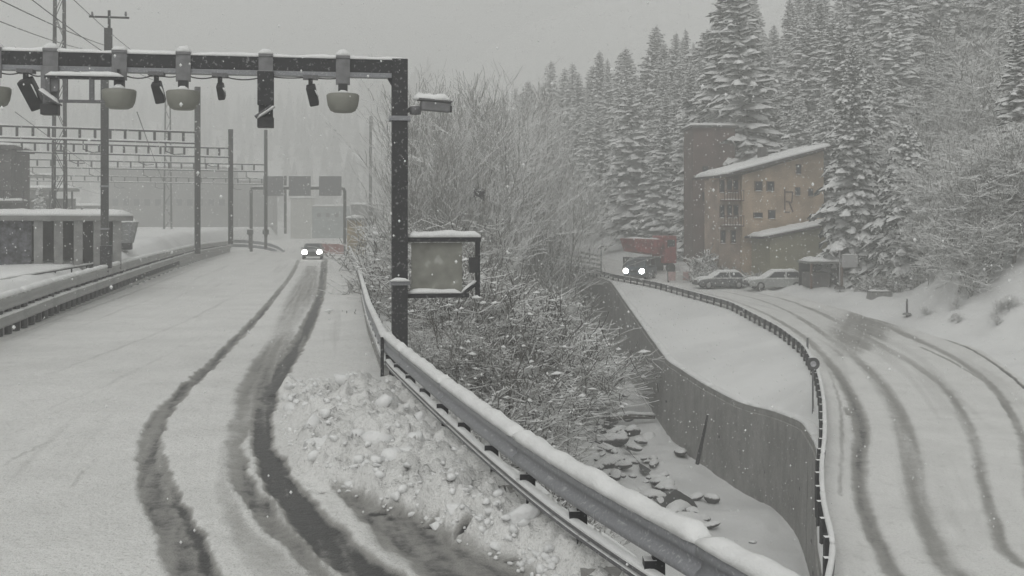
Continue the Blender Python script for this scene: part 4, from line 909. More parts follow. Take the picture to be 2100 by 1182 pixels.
    g = thing('carport', 'low dark carport with a snow topped flat roof by the parked car', 'carport', (at(1694, 0, 85.5)[0], 85.5, float(terrain_z(at(1694, 0, 86.5)[0], 86.5))-.1), R(2))
    MB().box((0, 1.5, 1.95), (2.7, 3.4, .16)).build('roof', M['wall_grey'], g); snow_cap([(-1.38, 1.3, 2.03), (1.38, 1.3, 2.03)], 3.3, .28, 5, .3).build('snow_cap', M['snow'], g, True)
    for x in (-1.2, 1.2): MB().box((x, -.1, .9), (.15, .15, 2.0)).build('post', M['wood'], g)
    MB().box((0, 3.0, .85), (2.5, .1, 2.1)).build('back_wall', M['black'], g); MB().box((1.25, 1.5, .85), (.1, 2.9, 2.1)).build('side_wall', M['wall_dark'], g); MB().box((-.3, 1.6, .6), (1.6, 2.2, 1.1)).build('stored_crates', M['wall_dark'], g)
    # brown tower block behind
    a = at(1421, 262, 110); b = at(1508, 262, 110); zt = a[2]; z0 = float(terrain_z(a[0]+2, 112))
    w = thing('brown_tower', 'brownish tower block with a flat snowy roof behind the orange house', 'tower', ((a[0]+b[0])/2, 110, z0), .06); W4 = b[0]-a[0]
    MB().box((0, 2.2, (zt-z0)/2-.5), (W4, 4.4, zt-z0+1)).build('wall', plain('brown_cladding', (0.125, 0.085, 0.075), .9, .2, .6), w)
    MB().box((0, 2.2, zt-z0+.1), (W4+.6, 5, .2)).build('roof', M['wall_dark'], w); snow_cap([(-W4/2-.3, 2.2, zt-z0+.2), (W4/2+.3, 2.2, zt-z0+.2)], 5, .38, 3, .4, None, .15).build('snow_cap', M['snow'], w, True)
    for i in range(4):
        f = MB().box((-.9 if i % 2 else .9, -.03, 9.5-2.6*(i//2)), (.8, .1, 1.1)).build('window', M['wood'], w); MB().box((-.9 if i % 2 else .9, -.08, 9.5-2.6*(i//2)), (.62, .05, .9)).build('pane', M['glass'], f)
house()

# ------------------------------------------------------------------ small things along the right road
def ground_thing(name, label, cat, px, py, Y, group=None, rz=0.0):
    X = (px-CX)/F*Y; return thing(name, label, cat, (X, Y, float(terrain_z(X, Y))), rz, group)
t = ground_thing('round_sign', 'round dark sign with a pale centre on a thin stake beside the right road', 'sign', 1667, 855, 41.0)
MB().tube([(0, 0, -.4), (0, 0, 1.95)], .035, 8).build('stake', M['galv_dark'], t)
d = MB().lathe([(.01, -.012), (.24, -.012), (.24, .012), (.01, .012)], 28).build('sign_disc', plain('sign_rim', (.055, .055, .058), .5), t); d.matrix_local = Matrix.Translation((0, -.05, 1.75)) @ Matrix.Rotation(R(90), 4, 'X')
c = MB().lathe([(.005, -.004), (.11, -.004), (.11, .004), (.005, .004)], 20).build('sign_face', plain('sign_centre', (.4, .4, .42), .5), d); c.location = (0, 0, .018)
s_ = snow_cap([(-.14, -.03, 1.98), (.14, -.03, 1.98)], .07, .03, 1, .05).build('snow_lump', M['snow_lump'], t, True)
t = ground_thing('delineator_post', 'thin dark marker stake behind the round sign at the road edge', 'post', 1656, 735, 53.0); MB().tube([(0, 0, -.3), (0, 0, .95)], .05, 6).build('shaft', M['galv_dark'], t)
t = ground_thing('delineator_post', 'short grey post with a dark base past the slushy patch', 'post', 1860, 660, 68); MB().tube([(0, 0, -.3), (0, 0, 1.0)], .07, 8).build('shaft', M['galv_dark'], t); MB().lathe([(.05, 0), (.28, .02), (.25, .1), (.05, .16)], 12).build('base', M['wall_grey'], t)
t = ground_thing('delineator_post', 'thin stick with a dark lump at its foot on the right snow slope', 'post', 1932, 625, 74); t.location.z += .4; MB().tube([(0, 0, -.3), (0, 0, 1.1)], .035, 6).build('shaft', M['galv_dark'], t); MB().lathe([(.05, 0), (.2, .05), (.18, .2), (.05, .26)], 10).build('base', M['black'], t)
t = ground_thing('road_sign', 'pale rectangular sign on a white post beside the carport', 'sign', 1722, 603, 83)
MB().tube([(0, 0, -.3), (0, 0, 3.0)], .06, 8).build('post', M['rim'], t); MB().box((.75, -.02, 2.15), (1.2, .06, .95)).build('sign_panel', plain('sign_pale', (.36, .36, .36), .6, .1), t); snow_cap([(.15, -.02, 2.62), (1.35, -.02, 2.62)], .1, .07, 3, .15).build('snow_line', M['snow_lump'], t, True)
MB().lathe([(.05, 0), (.42, .02), (.38, .22), (.05, .3)], 12).build('base', M['wall_dark'], t)
t = ground_thing('grit_bin', 'low grey grit bin half buried in snow at the forecourt edge', 'grit bin', 1804, 625, 76, None, .1)
MB().prism([(-.85, -.2), (.85, -.2), (.72, .42), (-.72, .42)], 'y', -.4, .4).build('body', plain('grit_grey', (.22, .22, .215), .8, .15), t, bevel=.03); MB().box((0, 0, .46), (1.5, .84, .06)).build('lid', M['wall_grey'], t); snow_cap([(-.7, .05, .49), (.7, .05, .49)], .7, .1, 2, .15).build('snow_cap', M['snow_lump'], t, True)
# leaning pipe against the wall
a = at(1474, 848, 49.6); b = at(1450, 948, 50.8)
o = MB().tube([(a[0]-.55, a[1]-.3, a[2]), (b[0]-.5, b[1]-.3, b[2])], [.05, .1], 8).build('leaning_pipe', M['dark_steel']); tag(o, 'dark pipe leaning against the retaining wall', 'pipe')
# parapet and railing where the road crosses the stream
pa, pb = Vector((float(road_l(121))-3.6, 126, float(right_road_z(124)))), Vector((float(road_l(104))-.5, 104, float(right_road_z(104))))
t = thing('bridge_parapet', 'snowy slatted parapet left of the dark blue van', 'parapet', tuple(pa)); o_ = pa
for i in range(5): MB().sweep([pa-o_+Vector((0, 0, .3+i*.42)), pb-o_+Vector((0, 0, .3+i*.42))], [(-.05, 0), (.05, 0), (.05, .22), (-.05, .22)]).build('slat', snowed('pale_slats', (.33, .33, .31), .5, .8, .8, 2, .2, .5) if i == 0 else bpy.data.materials['pale_slats'], t)
for i in range(8): p = pa.lerp(pb, i/7)-o_; MB().box((p.x, p.y, 1.1), (.12, .14, 2.4)).build('post', M['galv_dark'], t)
snow_cap([pa-o_+Vector((0, 0, 2.2)), pb-o_+Vector((0, 0, 2.2))], .22, .12, 2, .5).build('snow_line', M['snow_lump'], t, True)
# red and white boards by the house drive
t = ground_thing('striped_barrier', 'low pinkish white barrier at the foot of the brown tower', 'barrier', 1400, 560, 99, None, .1)
for i in range(4): MB().box((-1.0+i*.68, 0, .55), (.66, .08, .8)).build('panel', whm if i % 2 else plain('washed_pink', (.42, .3, .29), .8) if i == 0 else bpy.data.materials['washed_pink'], t)
for x in (-1.3, 1.3): MB().box((x, .08, .4), (.14, .14, 1.5)).build('post', M['dark_steel'], t)
# snowy roofs down the valley behind the ravine
house_block(1140, 1166, 484, 520, 130, 'small white roofed hut above the bushes left of the parapet', M['wall_grey'], 'hut', 'hut', 3.0)
# ------------------------------------------------------------------ vegetation
def conifer_mesh(seed, h, r, nb, fine=1.0, dens=1.0):
    """trunk, drooping needle sprays and the snow lying on them, as three meshes"""
    rd = random.Random(seed); tr, nd, sn = MB(), MB(), MB(); rexp = rd.uniform(.58, .8); gap0 = rd.uniform(.3, .8)
    lean = (rd.uniform(-.02, .02)*h, rd.uniform(-.02, .02)*h)
    tr.tube([(0, 0, -.6), (lean[0]*.3, lean[1]*.3, h*.4), (lean[0], lean[1], h)], [h*.017, h*.011, .02], 7)
    n = nb
    for i in range(n):
        u = (i+rd.random())/n; u = u**0.85; z = h*(0.06+0.93*u)
        L = r*(1-u)**rexp*rd.uniform(.6, 1.12)+0.2; a = i*2.39996+rd.uniform(-.5, .5)
        if rd.random() < 0.06: L *= 1.3
        if abs(u-gap0) < .05 and rd.random() < .6: continue
        d = Vector((math.cos(a), math.sin(a), 0)); side = Vector((-d.y, d.x, 0)); base = Vector((lean[0]*u, lean[1]*u, z))
        droop = rd.uniform(.28, .6)*(1-.55*u); lift = rd.uniform(.02, .2)
        def P(s): return base+d*(L*s)+Vector((0, 0, L*(lift*s-droop*s*s)))
        k = 4; wm = (L*rd.uniform(.20, .32)+.06)*(.8 if fine > 1.5 else 1)
        pts = [P(j/k) for j in range(k+1)]; ws = [wm*.35, wm*.9, wm, wm*.7, .03]
        vs = []
        for p, w in zip(pts, ws):
            jl, jr = rd.uniform(.7, 1.25), rd.uniform(.7, 1.25)
            vs += [p-side*w*jl-Vector((0, 0, w*.55*rd.uniform(.7, 1.4))), p+Vector((0, 0, .02)), p+side*w*jr-Vector((0, 0, w*.55*rd.uniform(.7, 1.4)))]
        fs = []
        for j in range(k): fs += [(j*3, j*3+1, j*3+4, j*3+3), (j*3+1, j*3+2, j*3+5, j*3+4)]
        nd.add(vs, fs)
        for j in range(int(5*fine)):                                   # hanging side sprigs, ragged outline
            s = rd.uniform(.25, 1.0); p = P(s); sg = rd.choice((-1, 1)); l = L*rd.uniform(.12, .26)+.1
            q = p+side*sg*l*rd.uniform(.5, 1)+d*l*rd.uniform(.1, .8)-Vector((0, 0, l*rd.uniform(.3, .9))); e = d*l*.28
            nd.add([p-e, p+e, q, p-Vector((0, 0, l*.6))], [(0, 1, 2), (0, 2, 3)])
        for pad in range(3 if fine > 1.5 else 1):                      # snow pads lying along the bough
            if rd.random() > .8*dens: continue
            s0 = rd.uniform(.15, .8); s1 = min(1.0, s0+(rd.uniform(.12, .3) if fine > 1.5 else rd.uniform(.2, .45))); m = 3; vs, fs = [], []
            hh = (.05+.045*L)*rd.uniform(.5, 1.2); oy = side*wm*rd.uniform(-.4, .4)
            for j in range(m+1):
                s = s0+(s1-s0)*j/m; p = P(s)+oy; f = (.55, 1, .95, .4)[j]; w = wm*f*(rd.uniform(.3, .62) if fine > 1.5 else rd.uniform(.35, .75)); c = hh*f
                vs += [p-side*w-Vector((0, 0, w*.42)), p-side*w*.45+Vector((0, 0, c*.75)), p+side*w*.35+Vector((0, 0, c)), p+side*w-Vector((0, 0, w*.42))]
            for j in range(m): fs += [(j*4+q, j*4+q+1, j*4+q+5, j*4+q+4) for q in range(3)]
            fs += [(0, 3, 2, 1), (m*4, m*4+1, m*4+2, m*4+3)]
            sn.add(vs, fs)
    return tr, nd, sn
def make_conifer(seed, h, r, nb, label, loc, group=None, fine=1.0, mat='needle', dens=1.0, name='conifer'):
    t = thing(name, label, 'tree', loc, random.Random(seed).uniform(0, 6), group)
    a, b, c = conifer_mesh(seed, h, r, nb, fine, dens)
    a.build('trunk', M['bark'], t, False, False); b.build('crown', M[mat], t, False, False); tag(c.build('snow_load', M['snow_lump'], t, True, False), kind='stuff')
    return t
def branchy(seed, h, spread, levels, kids, r0, up=0.75, clear=.2, twig=.012, n0=1, tip_droop=0.0):
    rd = random.Random(seed); trunk, tw = MB(), MB()
    def grow(p, d, L, r, lev):
        k = 4 if lev == 0 else 3; pts, rs = [p], [r]; q = p.copy(); dd = d.copy()
        for i in range(k):
            dd = (dd+Vector((rd.gauss(0, .13), rd.gauss(0, .13), rd.gauss(.03, .10)-(tip_droop*lev*.1)))).normalized(); q = q+dd*(L/k); pts.append(q.copy()); rs.append(max(twig*.7, r*(1-.72*(i+1)/k)))
        (trunk if lev == 0 else tw).tube(pts, rs, 6 if lev == 0 else 3, lev == 0)
        if lev >= levels: return
        for j in range(kids[lev]):
            s = rd.uniform(clear if lev == 0 else .15, 1.0); i = min(k-1, int(s*k)); f = s*k-i
            b = pts[i].lerp(pts[i+1], f); t = (pts[i+1]-pts[i]).normalized(); o = Vector((rd.gauss(0, 1), rd.gauss(0, 1), rd.gauss(.25*up, .6))).normalized()
            nd = (t*up+o*spread).normalized(); rr = (rs[i]*(1-f)+rs[i+1]*f)*.62
            grow(b, nd, L*rd.uniform(.34, .62)*(1.15-.5*s if lev == 0 else 1), max(twig, rr), lev+1)
    for a in range(n0):
        d = Vector((rd.gauss(0, .08 if n0 == 1 else .45), rd.gauss(0, .08 if n0 == 1 else .45), 1)).normalized()
        grow(Vector((rd.gauss(0, .1)*(n0 > 1)*2, rd.gauss(0, .1)*(n0 > 1)*2, -.3)), d, h*(rd.uniform(.6, 1) if n0 > 1 else 1), r0, 0)
    return trunk, tw
def make_bare(seed, h, label, loc, group=None, mat='twig', kids=(26, 8, 4), name='bare_tree', spread=.8, twig=.016, r0=.16, up=.75, clear=.25):
    t = thing(name, label, 'tree', loc, random.Random(seed).uniform(0, 6), group); a, b = branchy(seed, h, spread, len(kids), kids, r0, up, clear, twig)
    a.build('trunk', M['bark'], t, False, False); b.build('crown', M[mat], t, False, False); return t
def gz(X, Y): return float(terrain_z(X, Y))

# --- single trees by the house
X = (1752-CX)/F*88; make_conifer(101, 19.5, 2.9, 900, 'tall dark conifer hung with snow against the right end of the orange house', (X, 88, gz(X, 88)-.2), None, 2.0, 'needle', 1.2)
X = (1866-CX)/F*84; make_conifer(102, 12.6, 3.0, 700, 'shorter snowy conifer to the right of the tall one by the carport', (X, 84, gz(X, 84)-.2), None, 2.0, 'needle', 1.2)
X = (1800-CX)/F*92; make_conifer(103, 7.0, 2.4, 260, 'low bushy conifer filling the gap between the two by the carport', (X, 92, gz(X, 92)-.2), None, 1.6, 'needle_dark', .6)
X = (98-CX)/F*118; make_conifer(104, 3.6, 0.9, 110, 'little pointed conifer on the platform beyond the concrete shelter', (X, 116, 3.6), None, 1.0)
for i, (px, Y, h, r, lab) in enumerate(((1688, 101, 17.5, 3.0, 'dark snowy conifer rising behind the right end of the orange house roof'), (1800, 98, 18.5, 3.2, 'dark snowy conifer just right of and behind the tall one'), (1640, 108, 17.0, 3.2, 'broad snowy conifer behind the ridge of the orange house'), (1740, 108, 23, 3.6, 'very tall snowy conifer behind the tall dark one, cut by the top edge'))):
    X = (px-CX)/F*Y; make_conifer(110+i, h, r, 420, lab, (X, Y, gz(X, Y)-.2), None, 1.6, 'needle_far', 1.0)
# --- forest on the hillside: eight grown trees, copied
protos = []
for i, (h, r, nb) in enumerate(((22, 3.0, 250), (19, 2.8, 230), (25, 3.2, 270), (16, 2.7, 210), (23, 2.6, 250), (20, 3.3, 230))):
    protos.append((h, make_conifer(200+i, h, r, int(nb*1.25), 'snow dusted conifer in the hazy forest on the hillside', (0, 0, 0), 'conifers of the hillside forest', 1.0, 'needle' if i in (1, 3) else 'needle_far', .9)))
first = set()
def put(px, Y, h, label=None, i=None, dz=-.3):
    i = rd.randrange(len(protos)) if i is None else i; H, p = protos[i]
    o = p if i not in first else copy_thing(p); first.add(i)
    X = (px-CX)/F*Y; o.location = (X, Y, gz(X, Y)+dz); s = h/H; o.scale = (s*rd.uniform(.85, 1.4), s*rd.uniform(.85, 1.4), s); o.rotation_euler = (rd.gauss(0, .03), rd.gauss(0, .03), rd.uniform(0, 6.28))
    if label: o['label'] = label
    else:
        c = lambda a, g: (o.__setitem__('label', a), o.__setitem__('group', g))
        if px > 1880: c('snow dusted conifer high on the slope at the right edge', 'conifers at the right edge')
        elif px > 1530 and Y < 125: c('snow dusted conifer close behind the orange house and the tall conifer', 'conifers behind the orange house')
        elif Y > 165: c('faint grey conifer far down the valley, beyond the dark blue van', 'faint conifers down the valley')
        else: c('snow dusted conifer in the hazy forest behind the brown tower', 'conifers of the hillside forest')
    return o
rd = random.Random(11)
# the skyline trees, from the tall ones at the right to the faint ones at the left: (column, row of the tip, distance)
sky_line = [(1512,-40,118),(1545,-60,112),(1480,62,128),(1452,60,136),(1424,56,140),(1396,78,150),(1376,64,156),(1348,86,158),(1322,52,165),(1300,96,168),(1278,104,172),(1254,118,176),(1240,100,182),(1216,134,188),(1192,150,190),(1172,130,196),(1150,140,200),(1128,122,206),(1106,172,208),(1088,165,214),(1066,190,216),(1046,176,222),(1024,200,228),(1500,20,122),(1362,120,148),(1440,110,128),(1270,150,160),(1206,180,170),(1140,200,184),(1080,220,196)]
placed = []
for px, py, Y in sky_line:
    X = (px-CX)/F*Y; zt = at(px, py, Y)[2]; h = zt-gz(X, Y)+.3
    put(px, Y, max(10, h)); placed.append((X, Y))
def blocked(X, Y):
    if Y < 106 and X < 33: return True
    if 106 <= Y < 117 and 15 < X < 24: return True
    return X < float(road_r(Y))+3.5
tries = 0; nf = 0
while nf < 150 and tries < 20000:
    tries += 1; Y = 78+rd.random()**1.0*130; X = -6+rd.random()*95; px = CX+X/Y*F
    if px < 1060 or px > 2190 or blocked(X, Y): continue
    if X-float(road_r(Y)) < (12 if Y < 100 else 5): continue
    if px > 1890 and Y < 112: continue
    if any((X-a)**2+(Y-b)**2 < (3.0 if Y < 130 else 4.2)**2 for a, b in placed): continue
    top = 15+rd.random()*9
    tip = HY-(gz(X, Y)+top-ZC)*F/Y                                     # keep the skyline open where the photo shows sky
    lim = np.interp(px, [1000, 1100, 1200, 1330, 1450, 1500, 1530], [215, 185, 150, 90, 80, 20, -400])
    if tip < lim: top = (HY-lim)*Y/F+ZC-gz(X, Y)
    if top < 6: continue
    put(px, Y, top); placed.append((X, Y)); nf += 1
# foremost tree at the upper right corner, with a bough reaching in
X = (2092-CX)/F*70; t = put(2092, 70, 14, 'dark conifer cut by the upper right corner of the photo', 1)
# --- snow-laden broadleaf trees on the right slope
fp = []
for i in range(4): fp.append((9.0, make_bare(300+i, 9.0, 'pale snow laden leafless tree on the right slope', (0, 0, 0), 'snow laden trees on the right slope', 'frost', (30, 9, 4), 'leafless_tree', 1.0, .03, .14, .55, .12)))
used = set(); n = 0; tries = 0; spots = []
while n < 150 and tries < 14000:
    tries += 1; Y = 64+rd.random()*56; px = 1868+rd.random()*330; X = (px-CX)/F*Y
    dd = X-float(road_r(Y))
    if dd < (4.0 if px > 1960 else 7.5) or (px < 1930 and Y < 96): continue
    if any((X-a)**2+(Y-b)**2 < (4.0 if dd > 8.5 else 1.7) for a, b in spots): continue
    i = rd.randrange(4); H, p = fp[i]; o = p if i not in used else copy_thing(p); used.add(i); spots.append((X, Y)); n += 1
    s = rd.uniform(.55, 1.25)*(.6 if Y < 82 else .8 if Y < 92 else 1) if dd > 8.5 else rd.uniform(.14, .36); o.location = (X, Y, gz(X, Y)-.2)
    if dd <= 8.5: o['label'] = 'low snow laden shrub on the snow bank right of the right road'; o['group'] = 'shrubs on the right snow bank'
    else: o['label'] = 'pale snow laden leafless tree on the right slope'; o['group'] = 'snow laden trees on the right slope'; o.scale = (s*1.1, s*1.1, s); o.rotation_euler = (rd.gauss(0, .08), rd.gauss(-.08, .08), rd.uniform(0, 6.28))
k = 0
while k < 26:
    Y = rd.uniform(56, 84); px = rd.uniform(1890, 2140); X = (px-CX)/F*Y; dd = X-float(road_r(Y))
    if dd < 2.2 or dd > 9: continue
    o = copy_thing(fp[k % 4][1]); s = rd.uniform(.05, .15); o.location = (X, Y, gz(X, Y)-.05); o.scale = (s*1.5, s*1.5, s); o.rotation_euler = (rd.gauss(0, .2), rd.gauss(0, .2), rd.uniform(0, 6.28)); k += 1
    o.name = 'twig_tuft'; o['label'] = 'small tuft of bare twigs poking out of the right snow bank'; o['category'] = 'twigs'; o['group'] = 'twig tufts on the right snow bank'
# --- bare trees behind the gantry post and down the ravine
tall = [(936, 98, 161, 'bare tree with forked trunk just right of the gantry post'), (1032, 92, 160, 'slim bare tree to the right of the dark clump'), (905, 118, 168, 'bare tree close behind the gantry post camera'), (972, 124, 158, 'faint bare tree between the two slim ones'), (1090, 112, 250, 'bare tree in front of the hazy forest edge'), (875, 108, 300, 'low bare tree directly right of the gantry post'), (1150, 120, 300, 'low bare tree left of the parapet'), (1125, 100, 340, 'bushy bare tree between the dark clump and the parapet'), (850, 96, 350, 'low bare tree half behind the gantry post'), (1060, 84, 380, 'small bare tree just above the bracket frame'), (920, 82, 330, 'small bare tree seen through the bracket frame'), (960, 140, 250, 'faint low bare tree far behind the dark clump'), (1040, 140, 230, 'faint bare tree at the edge of the far conifers'), (1000, 106, 300, 'low bare tree below the dark clump')]
for i, (px, Y, top, lab) in enumerate(tall):
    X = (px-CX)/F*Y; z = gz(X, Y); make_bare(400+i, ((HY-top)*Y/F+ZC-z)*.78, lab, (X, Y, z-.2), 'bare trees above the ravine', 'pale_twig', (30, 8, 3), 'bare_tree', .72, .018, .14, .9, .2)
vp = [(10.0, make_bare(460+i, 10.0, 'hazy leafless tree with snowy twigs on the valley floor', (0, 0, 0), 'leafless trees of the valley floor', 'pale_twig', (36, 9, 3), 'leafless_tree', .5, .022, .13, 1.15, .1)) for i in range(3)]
used = set()
for i in range(34):
    px = 842+i*7.9+rd.uniform(-12, 12); Y = rd.uniform(82, 165) if px < 1020 else rd.uniform(105, 165); X = (px-CX)/F*Y; z = gz(X, Y); top = rd.uniform(200, 390); s = max(.4, ((HY-top)*Y/F+ZC-z)/10.0*.82)
    H, p = vp[i % 3]; o = p if i < 3 else copy_thing(p); o.location = (X, Y, z-.3); o.scale = (s*1.1, s*1.1, s); o.rotation_euler = (0, 0, rd.uniform(0, 6.28))
X, Y, Z = at(983, 398, 72); t = thing('dark_nest', 'small dark round clump caught in the bare trees', 'nest', (X, Y, Z)); mb = MB()
for i in range(60):
    a, b = rd.uniform(0, 6.28), rd.gauss(0, .5); p = Vector((math.cos(a)*.28, math.sin(a)*.28, b*.28)); q = Vector((-p.y, p.x, rd.gauss(0, .15))); mb.tube([p*.9-q, p*.9+q*.8], .025, 3)
mb.build('twigs', M['black'], t, False, False); MB().lathe([(.02, -.22), (.22, -.12), (.28, .05), (.2, .18), (.02, .12)], 12).build('core', M['black'], t, True); snow_cap([(-.15, 0, .17), (.2, 0, .17)], .3, .12, 1, .1).build('snow_cap', M['snow_lump'], t, True)
Y = 72.3; t = make_bare(410, 8.5, 'bare tree that carries the dark round clump', (at(985, 0, 72.3)[0], 72.3, gz(at(985, 0, 72.3)[0], 72.3)-.2), 'bare trees above the ravine', 'pale_twig', (14, 5, 3), 'bare_tree', .6, .014, .09, 1.0, .4)
# --- bushes on the bank between the two roads
bp = []
for i in range(6):
    a, b = branchy(500+i, 2.2, 1.15, 2, (15, 6), .026, .5, .08, .011, 13)
    a.v, a.f = a.v+b.v, a.f+[tuple(q+len(a.v) for q in f) for f in b.f]
    o = a.build('ravine_bush', M['twig'], None, False, False); tag(o, 'bare snow dusted bush on the bank between the two roads', 'bush', 'bushes of the ravine bank'); bp.append(o)
    rs = random.Random(700+i); sm = MB()
    for k in range(110):
        p = Vector(rs.choice(b.v))+Vector((0, 0, .02)); q = rs.uniform(.02, .06); e = rs.uniform(.8, 2.2); g = rs.uniform(0, 3)
        dx, dy = Vector((math.cos(g)*q*e, math.sin(g)*q*e, 0)), Vector((-math.sin(g)*q, math.cos(g)*q, 0)); up = Vector((0, 0, q*.8))
        sm.add([p+dx, p-dx, p+dy, p-dy, p+up, p-up*.5], [(0, 2, 4), (2, 1, 4), (1, 3, 4), (3, 0, 4), (2, 0, 5), (1, 2, 5), (3, 1, 5), (0, 3, 5)])
    tag(sm.build('snow_load', M['snow_lump'], o, False, False), kind='stuff')
used = set(); n = 0; tries = 0
while n < 292 and tries < 20000:
    tries += 1; Y = 20+rd.random()*58 if rd.random() < .62 else 13+rd.random()**.85*118; xr, w = float(rail_x(Y)), float(wall_x(Y)) if Y < 130 else float(road_l(Y))-2
    X = xr+1.2+rd.random()*max(1, (w-xr-2.0)); px = CX+X/Y*F; z = gz(X, Y)
    fl = w-5.0-2.5*float(sstep(50, 90, Y))
    if Y < 62 and X > fl+.3: continue                                   # the snowy bed of the stream stays open
    if px > 1115 and Y < 60: continue
    if Y >= 60 and px > (1150 if Y < 85 else 1165): continue
    i = rd.randrange(6); s = rd.uniform(.6, 1.2)*(1.25 if Y < 40 else 1.9 if Y < 65 else 2.6)
    lim = np.interp(px, [700, 835, 850, 1100, 1180, 1260], [560, 545, 420, 440, 490, 590]) if Y > 30 else 0
    tip = HY-(z+2.3*s-ZC)*F/Y
    if tip < lim: s = max(.4, ((HY-lim)*Y/F+ZC-z)/2.3)
    if X < xr+2.6 or px < 830: s = min(s, .5)
    o = bp[i] if i not in used else copy_thing(bp[i]); used.add(i); n += 1
    if Y < 32: o['label'] = 'bare snow dusted bush close behind the near guardrail'; o['group'] = 'bushes behind the guardrail'
    elif Y > 75: o['label'] = 'grey hazy bush far up the ravine beyond the gantry post'; o['group'] = 'bushes far up the ravine'
    else: o['label'] = 'bare snow dusted bush on the bank between the two roads'; o['group'] = 'bushes of the ravine bank'
    o.location = (X, Y, z-.1); o.scale = (s*1.15, s*1.15, s); o.rotation_euler = (rd.gauss(0, .1), rd.gauss(.06, .1), rd.uniform(0, 6.28))
# --- saplings that stand out dark just behind the rail
for i, (px, Y, h) in enumerate(((925, 33, 2.6), (1008, 31, 3.2), (1020, 29, 2.6), (985, 24, 1.8))):
    X = (px-CX)/F*Y; make_bare(430+i, h, ['dark sapling below the bracket frame', 'tallest dark sapling right of the bracket frame', 'slanting dark sapling behind the guardrail', 'short dark sapling close behind the guardrail'][i], (X, Y, gz(X, Y)-.1), 'saplings behind the guardrail', 'bark', (6, 2), 'sapling', .6, .014, .045, .9, .4)
# --- garden shrubs in front of the house, snow covered
sp = []
for i in range(3):
    a, b = branchy(600+i, 1.9, .9, 2, (10, 5), .04, .6, .1, .03, 12); a.v, a.f = a.v+b.v, a.f+[tuple(q+len(a.v) for q in f) for f in b.f]
    o = a.build('garden_shrub', M['frost'], None, False, False); tag(o, 'snow covered shrub in front of the orange house', 'shrub', 'shrubs by the orange house'); sp.append(o)
for i, (px, Y, s) in enumerate(((1445, 96, 1.2), (1470, 94, 1.0), (1495, 95, 1.1), (1520, 93, .8), (1435, 99, 1.6), (1548, 92.6, .9), (1460, 99, 1.7), (1770, 80, .8), (1800, 79, .9), (1835, 78.5, .8), (1880, 77, .8), (1905, 78, 1.1), (1930, 80, 1.2))):
    o = sp[i % 3] if i < 3 else copy_thing(sp[i % 3]); X = (px-CX)/F*Y; o.location = (X, Y, gz(X, Y)-.15); o.scale = (s, s, s); o.rotation_euler = (0, 0, rd.uniform(0, 6))
    if i >= 7: o['label'] = 'snow covered shrub at the foot of the conifers by the carport'; o['group'] = 'shrubs below the conifers'
    if i == 5: o['label'] = 'snow covered shrub between the parked car and the lean-to'; del o['group']
# --- the stream bed: dark water and boulders
def stream():
    ys = np.arange(24, 100, .5); mid = Curve1([(7.0, 24), (7.4, 36), (6.9, 42), (6.2, 50), (5.6, 58), (5.2, 70), (5.0, 85), (5.5, 100)], 3.0)
    mb = MB(); vs, fs = [], []
    for i, y in enumerate(ys):
        w = max(.02, .15+2.2*float(fbm(np.array([y*.3]), np.array([3.0]), 3, 5)[0])); m = float(mid(y))
        for u in (-1, 0, 1): vs.append((m+u*w, y, float(floor_z(y))+.16))
    for i in range(len(ys)-1): fs += [(i*3, i*3+1, i*3+4, i*3+3), (i*3+1, i*3+2, i*3+5, i*3+4)]
    wm = plain('dark_water', (.03, .032, .032), .12, .3, 2); o = mb.add(vs, fs).build('stream', wm); tag(o, 'thin dark stream in the snowy ravine bed', kind='structure')
    bm = snowed('wet_boulder', (.045, .045, .044), .08, .42, .7, 3, .3, .2); rnd = random.Random(8); n = 0
    shapes = []
    for k in range(6):
        v = ICO_V*(1+.38*np.array([fbm(np.array([p[0]*1.3+k*5]), np.array([p[1]*1.3+p[2]*1.1]), 3, 70+k)[0] for p in ICO_V]))[:, None]*np.array([1.25, 1, .72])
        shapes.append(MB().add(v, ICO_F).mesh('boulder', bm, True))
    for y, dx, s in [(rnd.uniform(30, 74), rnd.gauss(-.5, 1.0), rnd.uniform(.1, .3) if rnd.random() < .9 else rnd.uniform(.3, .5)) for _ in range(170)]:
        X = float(mid(y))+dx-.1; o = add_obj('boulder', rnd.choice(shapes)); o.location = (X, y, float(floor_z(y))+.12+rnd.uniform(-.1, .1)); o.scale = (s*rnd.uniform(.9, 1.9), s, s*rnd.uniform(.8, 1.2)); o.rotation_euler = (rnd.gauss(0, .2), rnd.gauss(0, .2), rnd.uniform(0, 6)); tag(o, 'snow capped dark boulder in the stream bed', 'boulder', 'boulders in the stream')
    t = thing('snowy_log', 'fallen snow covered log lying across the ravine bed', 'log', (float(mid(62))+1.2, 62, float(floor_z(62))+.55), .25)
    MB().tube([(-1.2, 0, 0), (0, .1, .08), (1.5, 0, 0)], [.16, .17, .12], 8).build('stem', M['bark'], t); snow_cap([(-1.2, 0, .13), (0, .1, .22), (1.5, 0, .1)], .34, .16, 1, .15).build('snow_cap', M['snow_lump'], t, True)
stream()
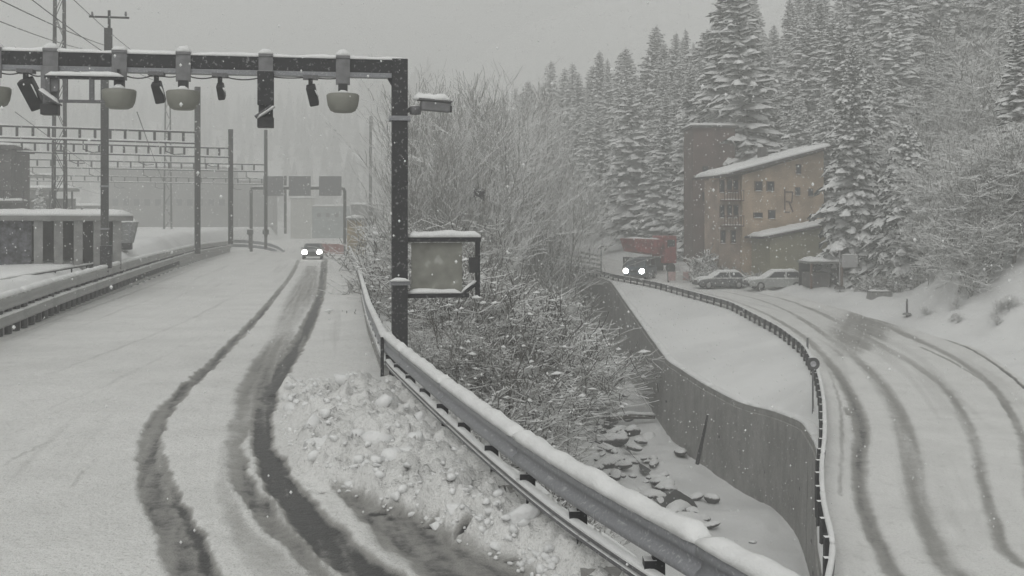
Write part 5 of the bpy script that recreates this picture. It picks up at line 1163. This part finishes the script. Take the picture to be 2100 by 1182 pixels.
# --- far wood on the hills across the valley, lost in the snow
def far_wood():
    rnd = random.Random(5); mb = MB(); n = 0
    while n < 520:
        Y = rnd.uniform(430, 715); X = rnd.uniform(-330, -20)
        px = CX+X/Y*F
        if px < -150 or px > 880: continue
        h = rnd.uniform(13, 24); z = gz(X, Y)-.5; r = h*.17; rings = 5; vs, fs = [], []
        for i in range(rings):
            z0, r0 = z+h*(.08+.18*i), r*(1-.17*i)
            b = len(vs); m = 6
            for j in range(m): a = j*math.tau/m+i+rnd.random()*.5; q = r0*rnd.uniform(.7, 1.2); vs.append((X+q*math.cos(a), Y+q*math.sin(a), z0-rnd.random()*h*.05))
            vs.append((X, Y, min(z+h, z0+h*.3))); fs += [(b+j, b+(j+1) % m, b+m) for j in range(m)]
        mb.add(vs, fs); n += 1
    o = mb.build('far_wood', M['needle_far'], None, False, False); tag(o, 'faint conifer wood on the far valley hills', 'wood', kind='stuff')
far_wood()
# --- falling snow
def flakes():
    rnd = random.Random(3); mb = MB()
    for i in range(38000):
        X, Y, Z = rnd.uniform(-32, 36), rnd.uniform(6.5, 70), rnd.uniform(-7, 17)
        if Z < gz(X, Y)+.2: continue
        r = rnd.uniform(.004, .013)*(1+Y/40)
        mb.add([(X+r, Y, Z), (X-r, Y, Z), (X, Y+r, Z), (X, Y-r, Z), (X, Y, Z+r*1.3), (X, Y, Z-r*1.3)], [(0, 2, 4), (2, 1, 4), (1, 3, 4), (3, 0, 4), (2, 0, 5), (1, 2, 5), (3, 1, 5), (0, 3, 5)])
    o = mb.build('falling_snow', M['snow_lump'], None, False, False); tag(o, 'snowflakes falling through the air over both roads', 'snow', kind='stuff')
flakes()
# ------------------------------------------------------------------ falling snow air: haze box
def haze():
    m = bpy.data.materials.new('snowy_air'); m.use_nodes = True; nt = m.node_tree; nt.nodes.clear()
    o = nt.nodes.new('ShaderNodeOutputMaterial'); v = nt.nodes.new('ShaderNodeVolumePrincipled')
    v.inputs['Density'].default_value = HAZE; v.inputs['Color'].default_value = (0.96, 0.965, 0.95, 1); v.inputs['Anisotropy'].default_value = 0.0
    nt.links.new(v.outputs[0], o.inputs['Volume'])
    h = MB().box((10, 362, 40), (860, 770, 102)).build('haze', m); tag(h, 'grey snowy air over the valley', 'haze', kind='stuff')
HAZE = 0.0040
haze()
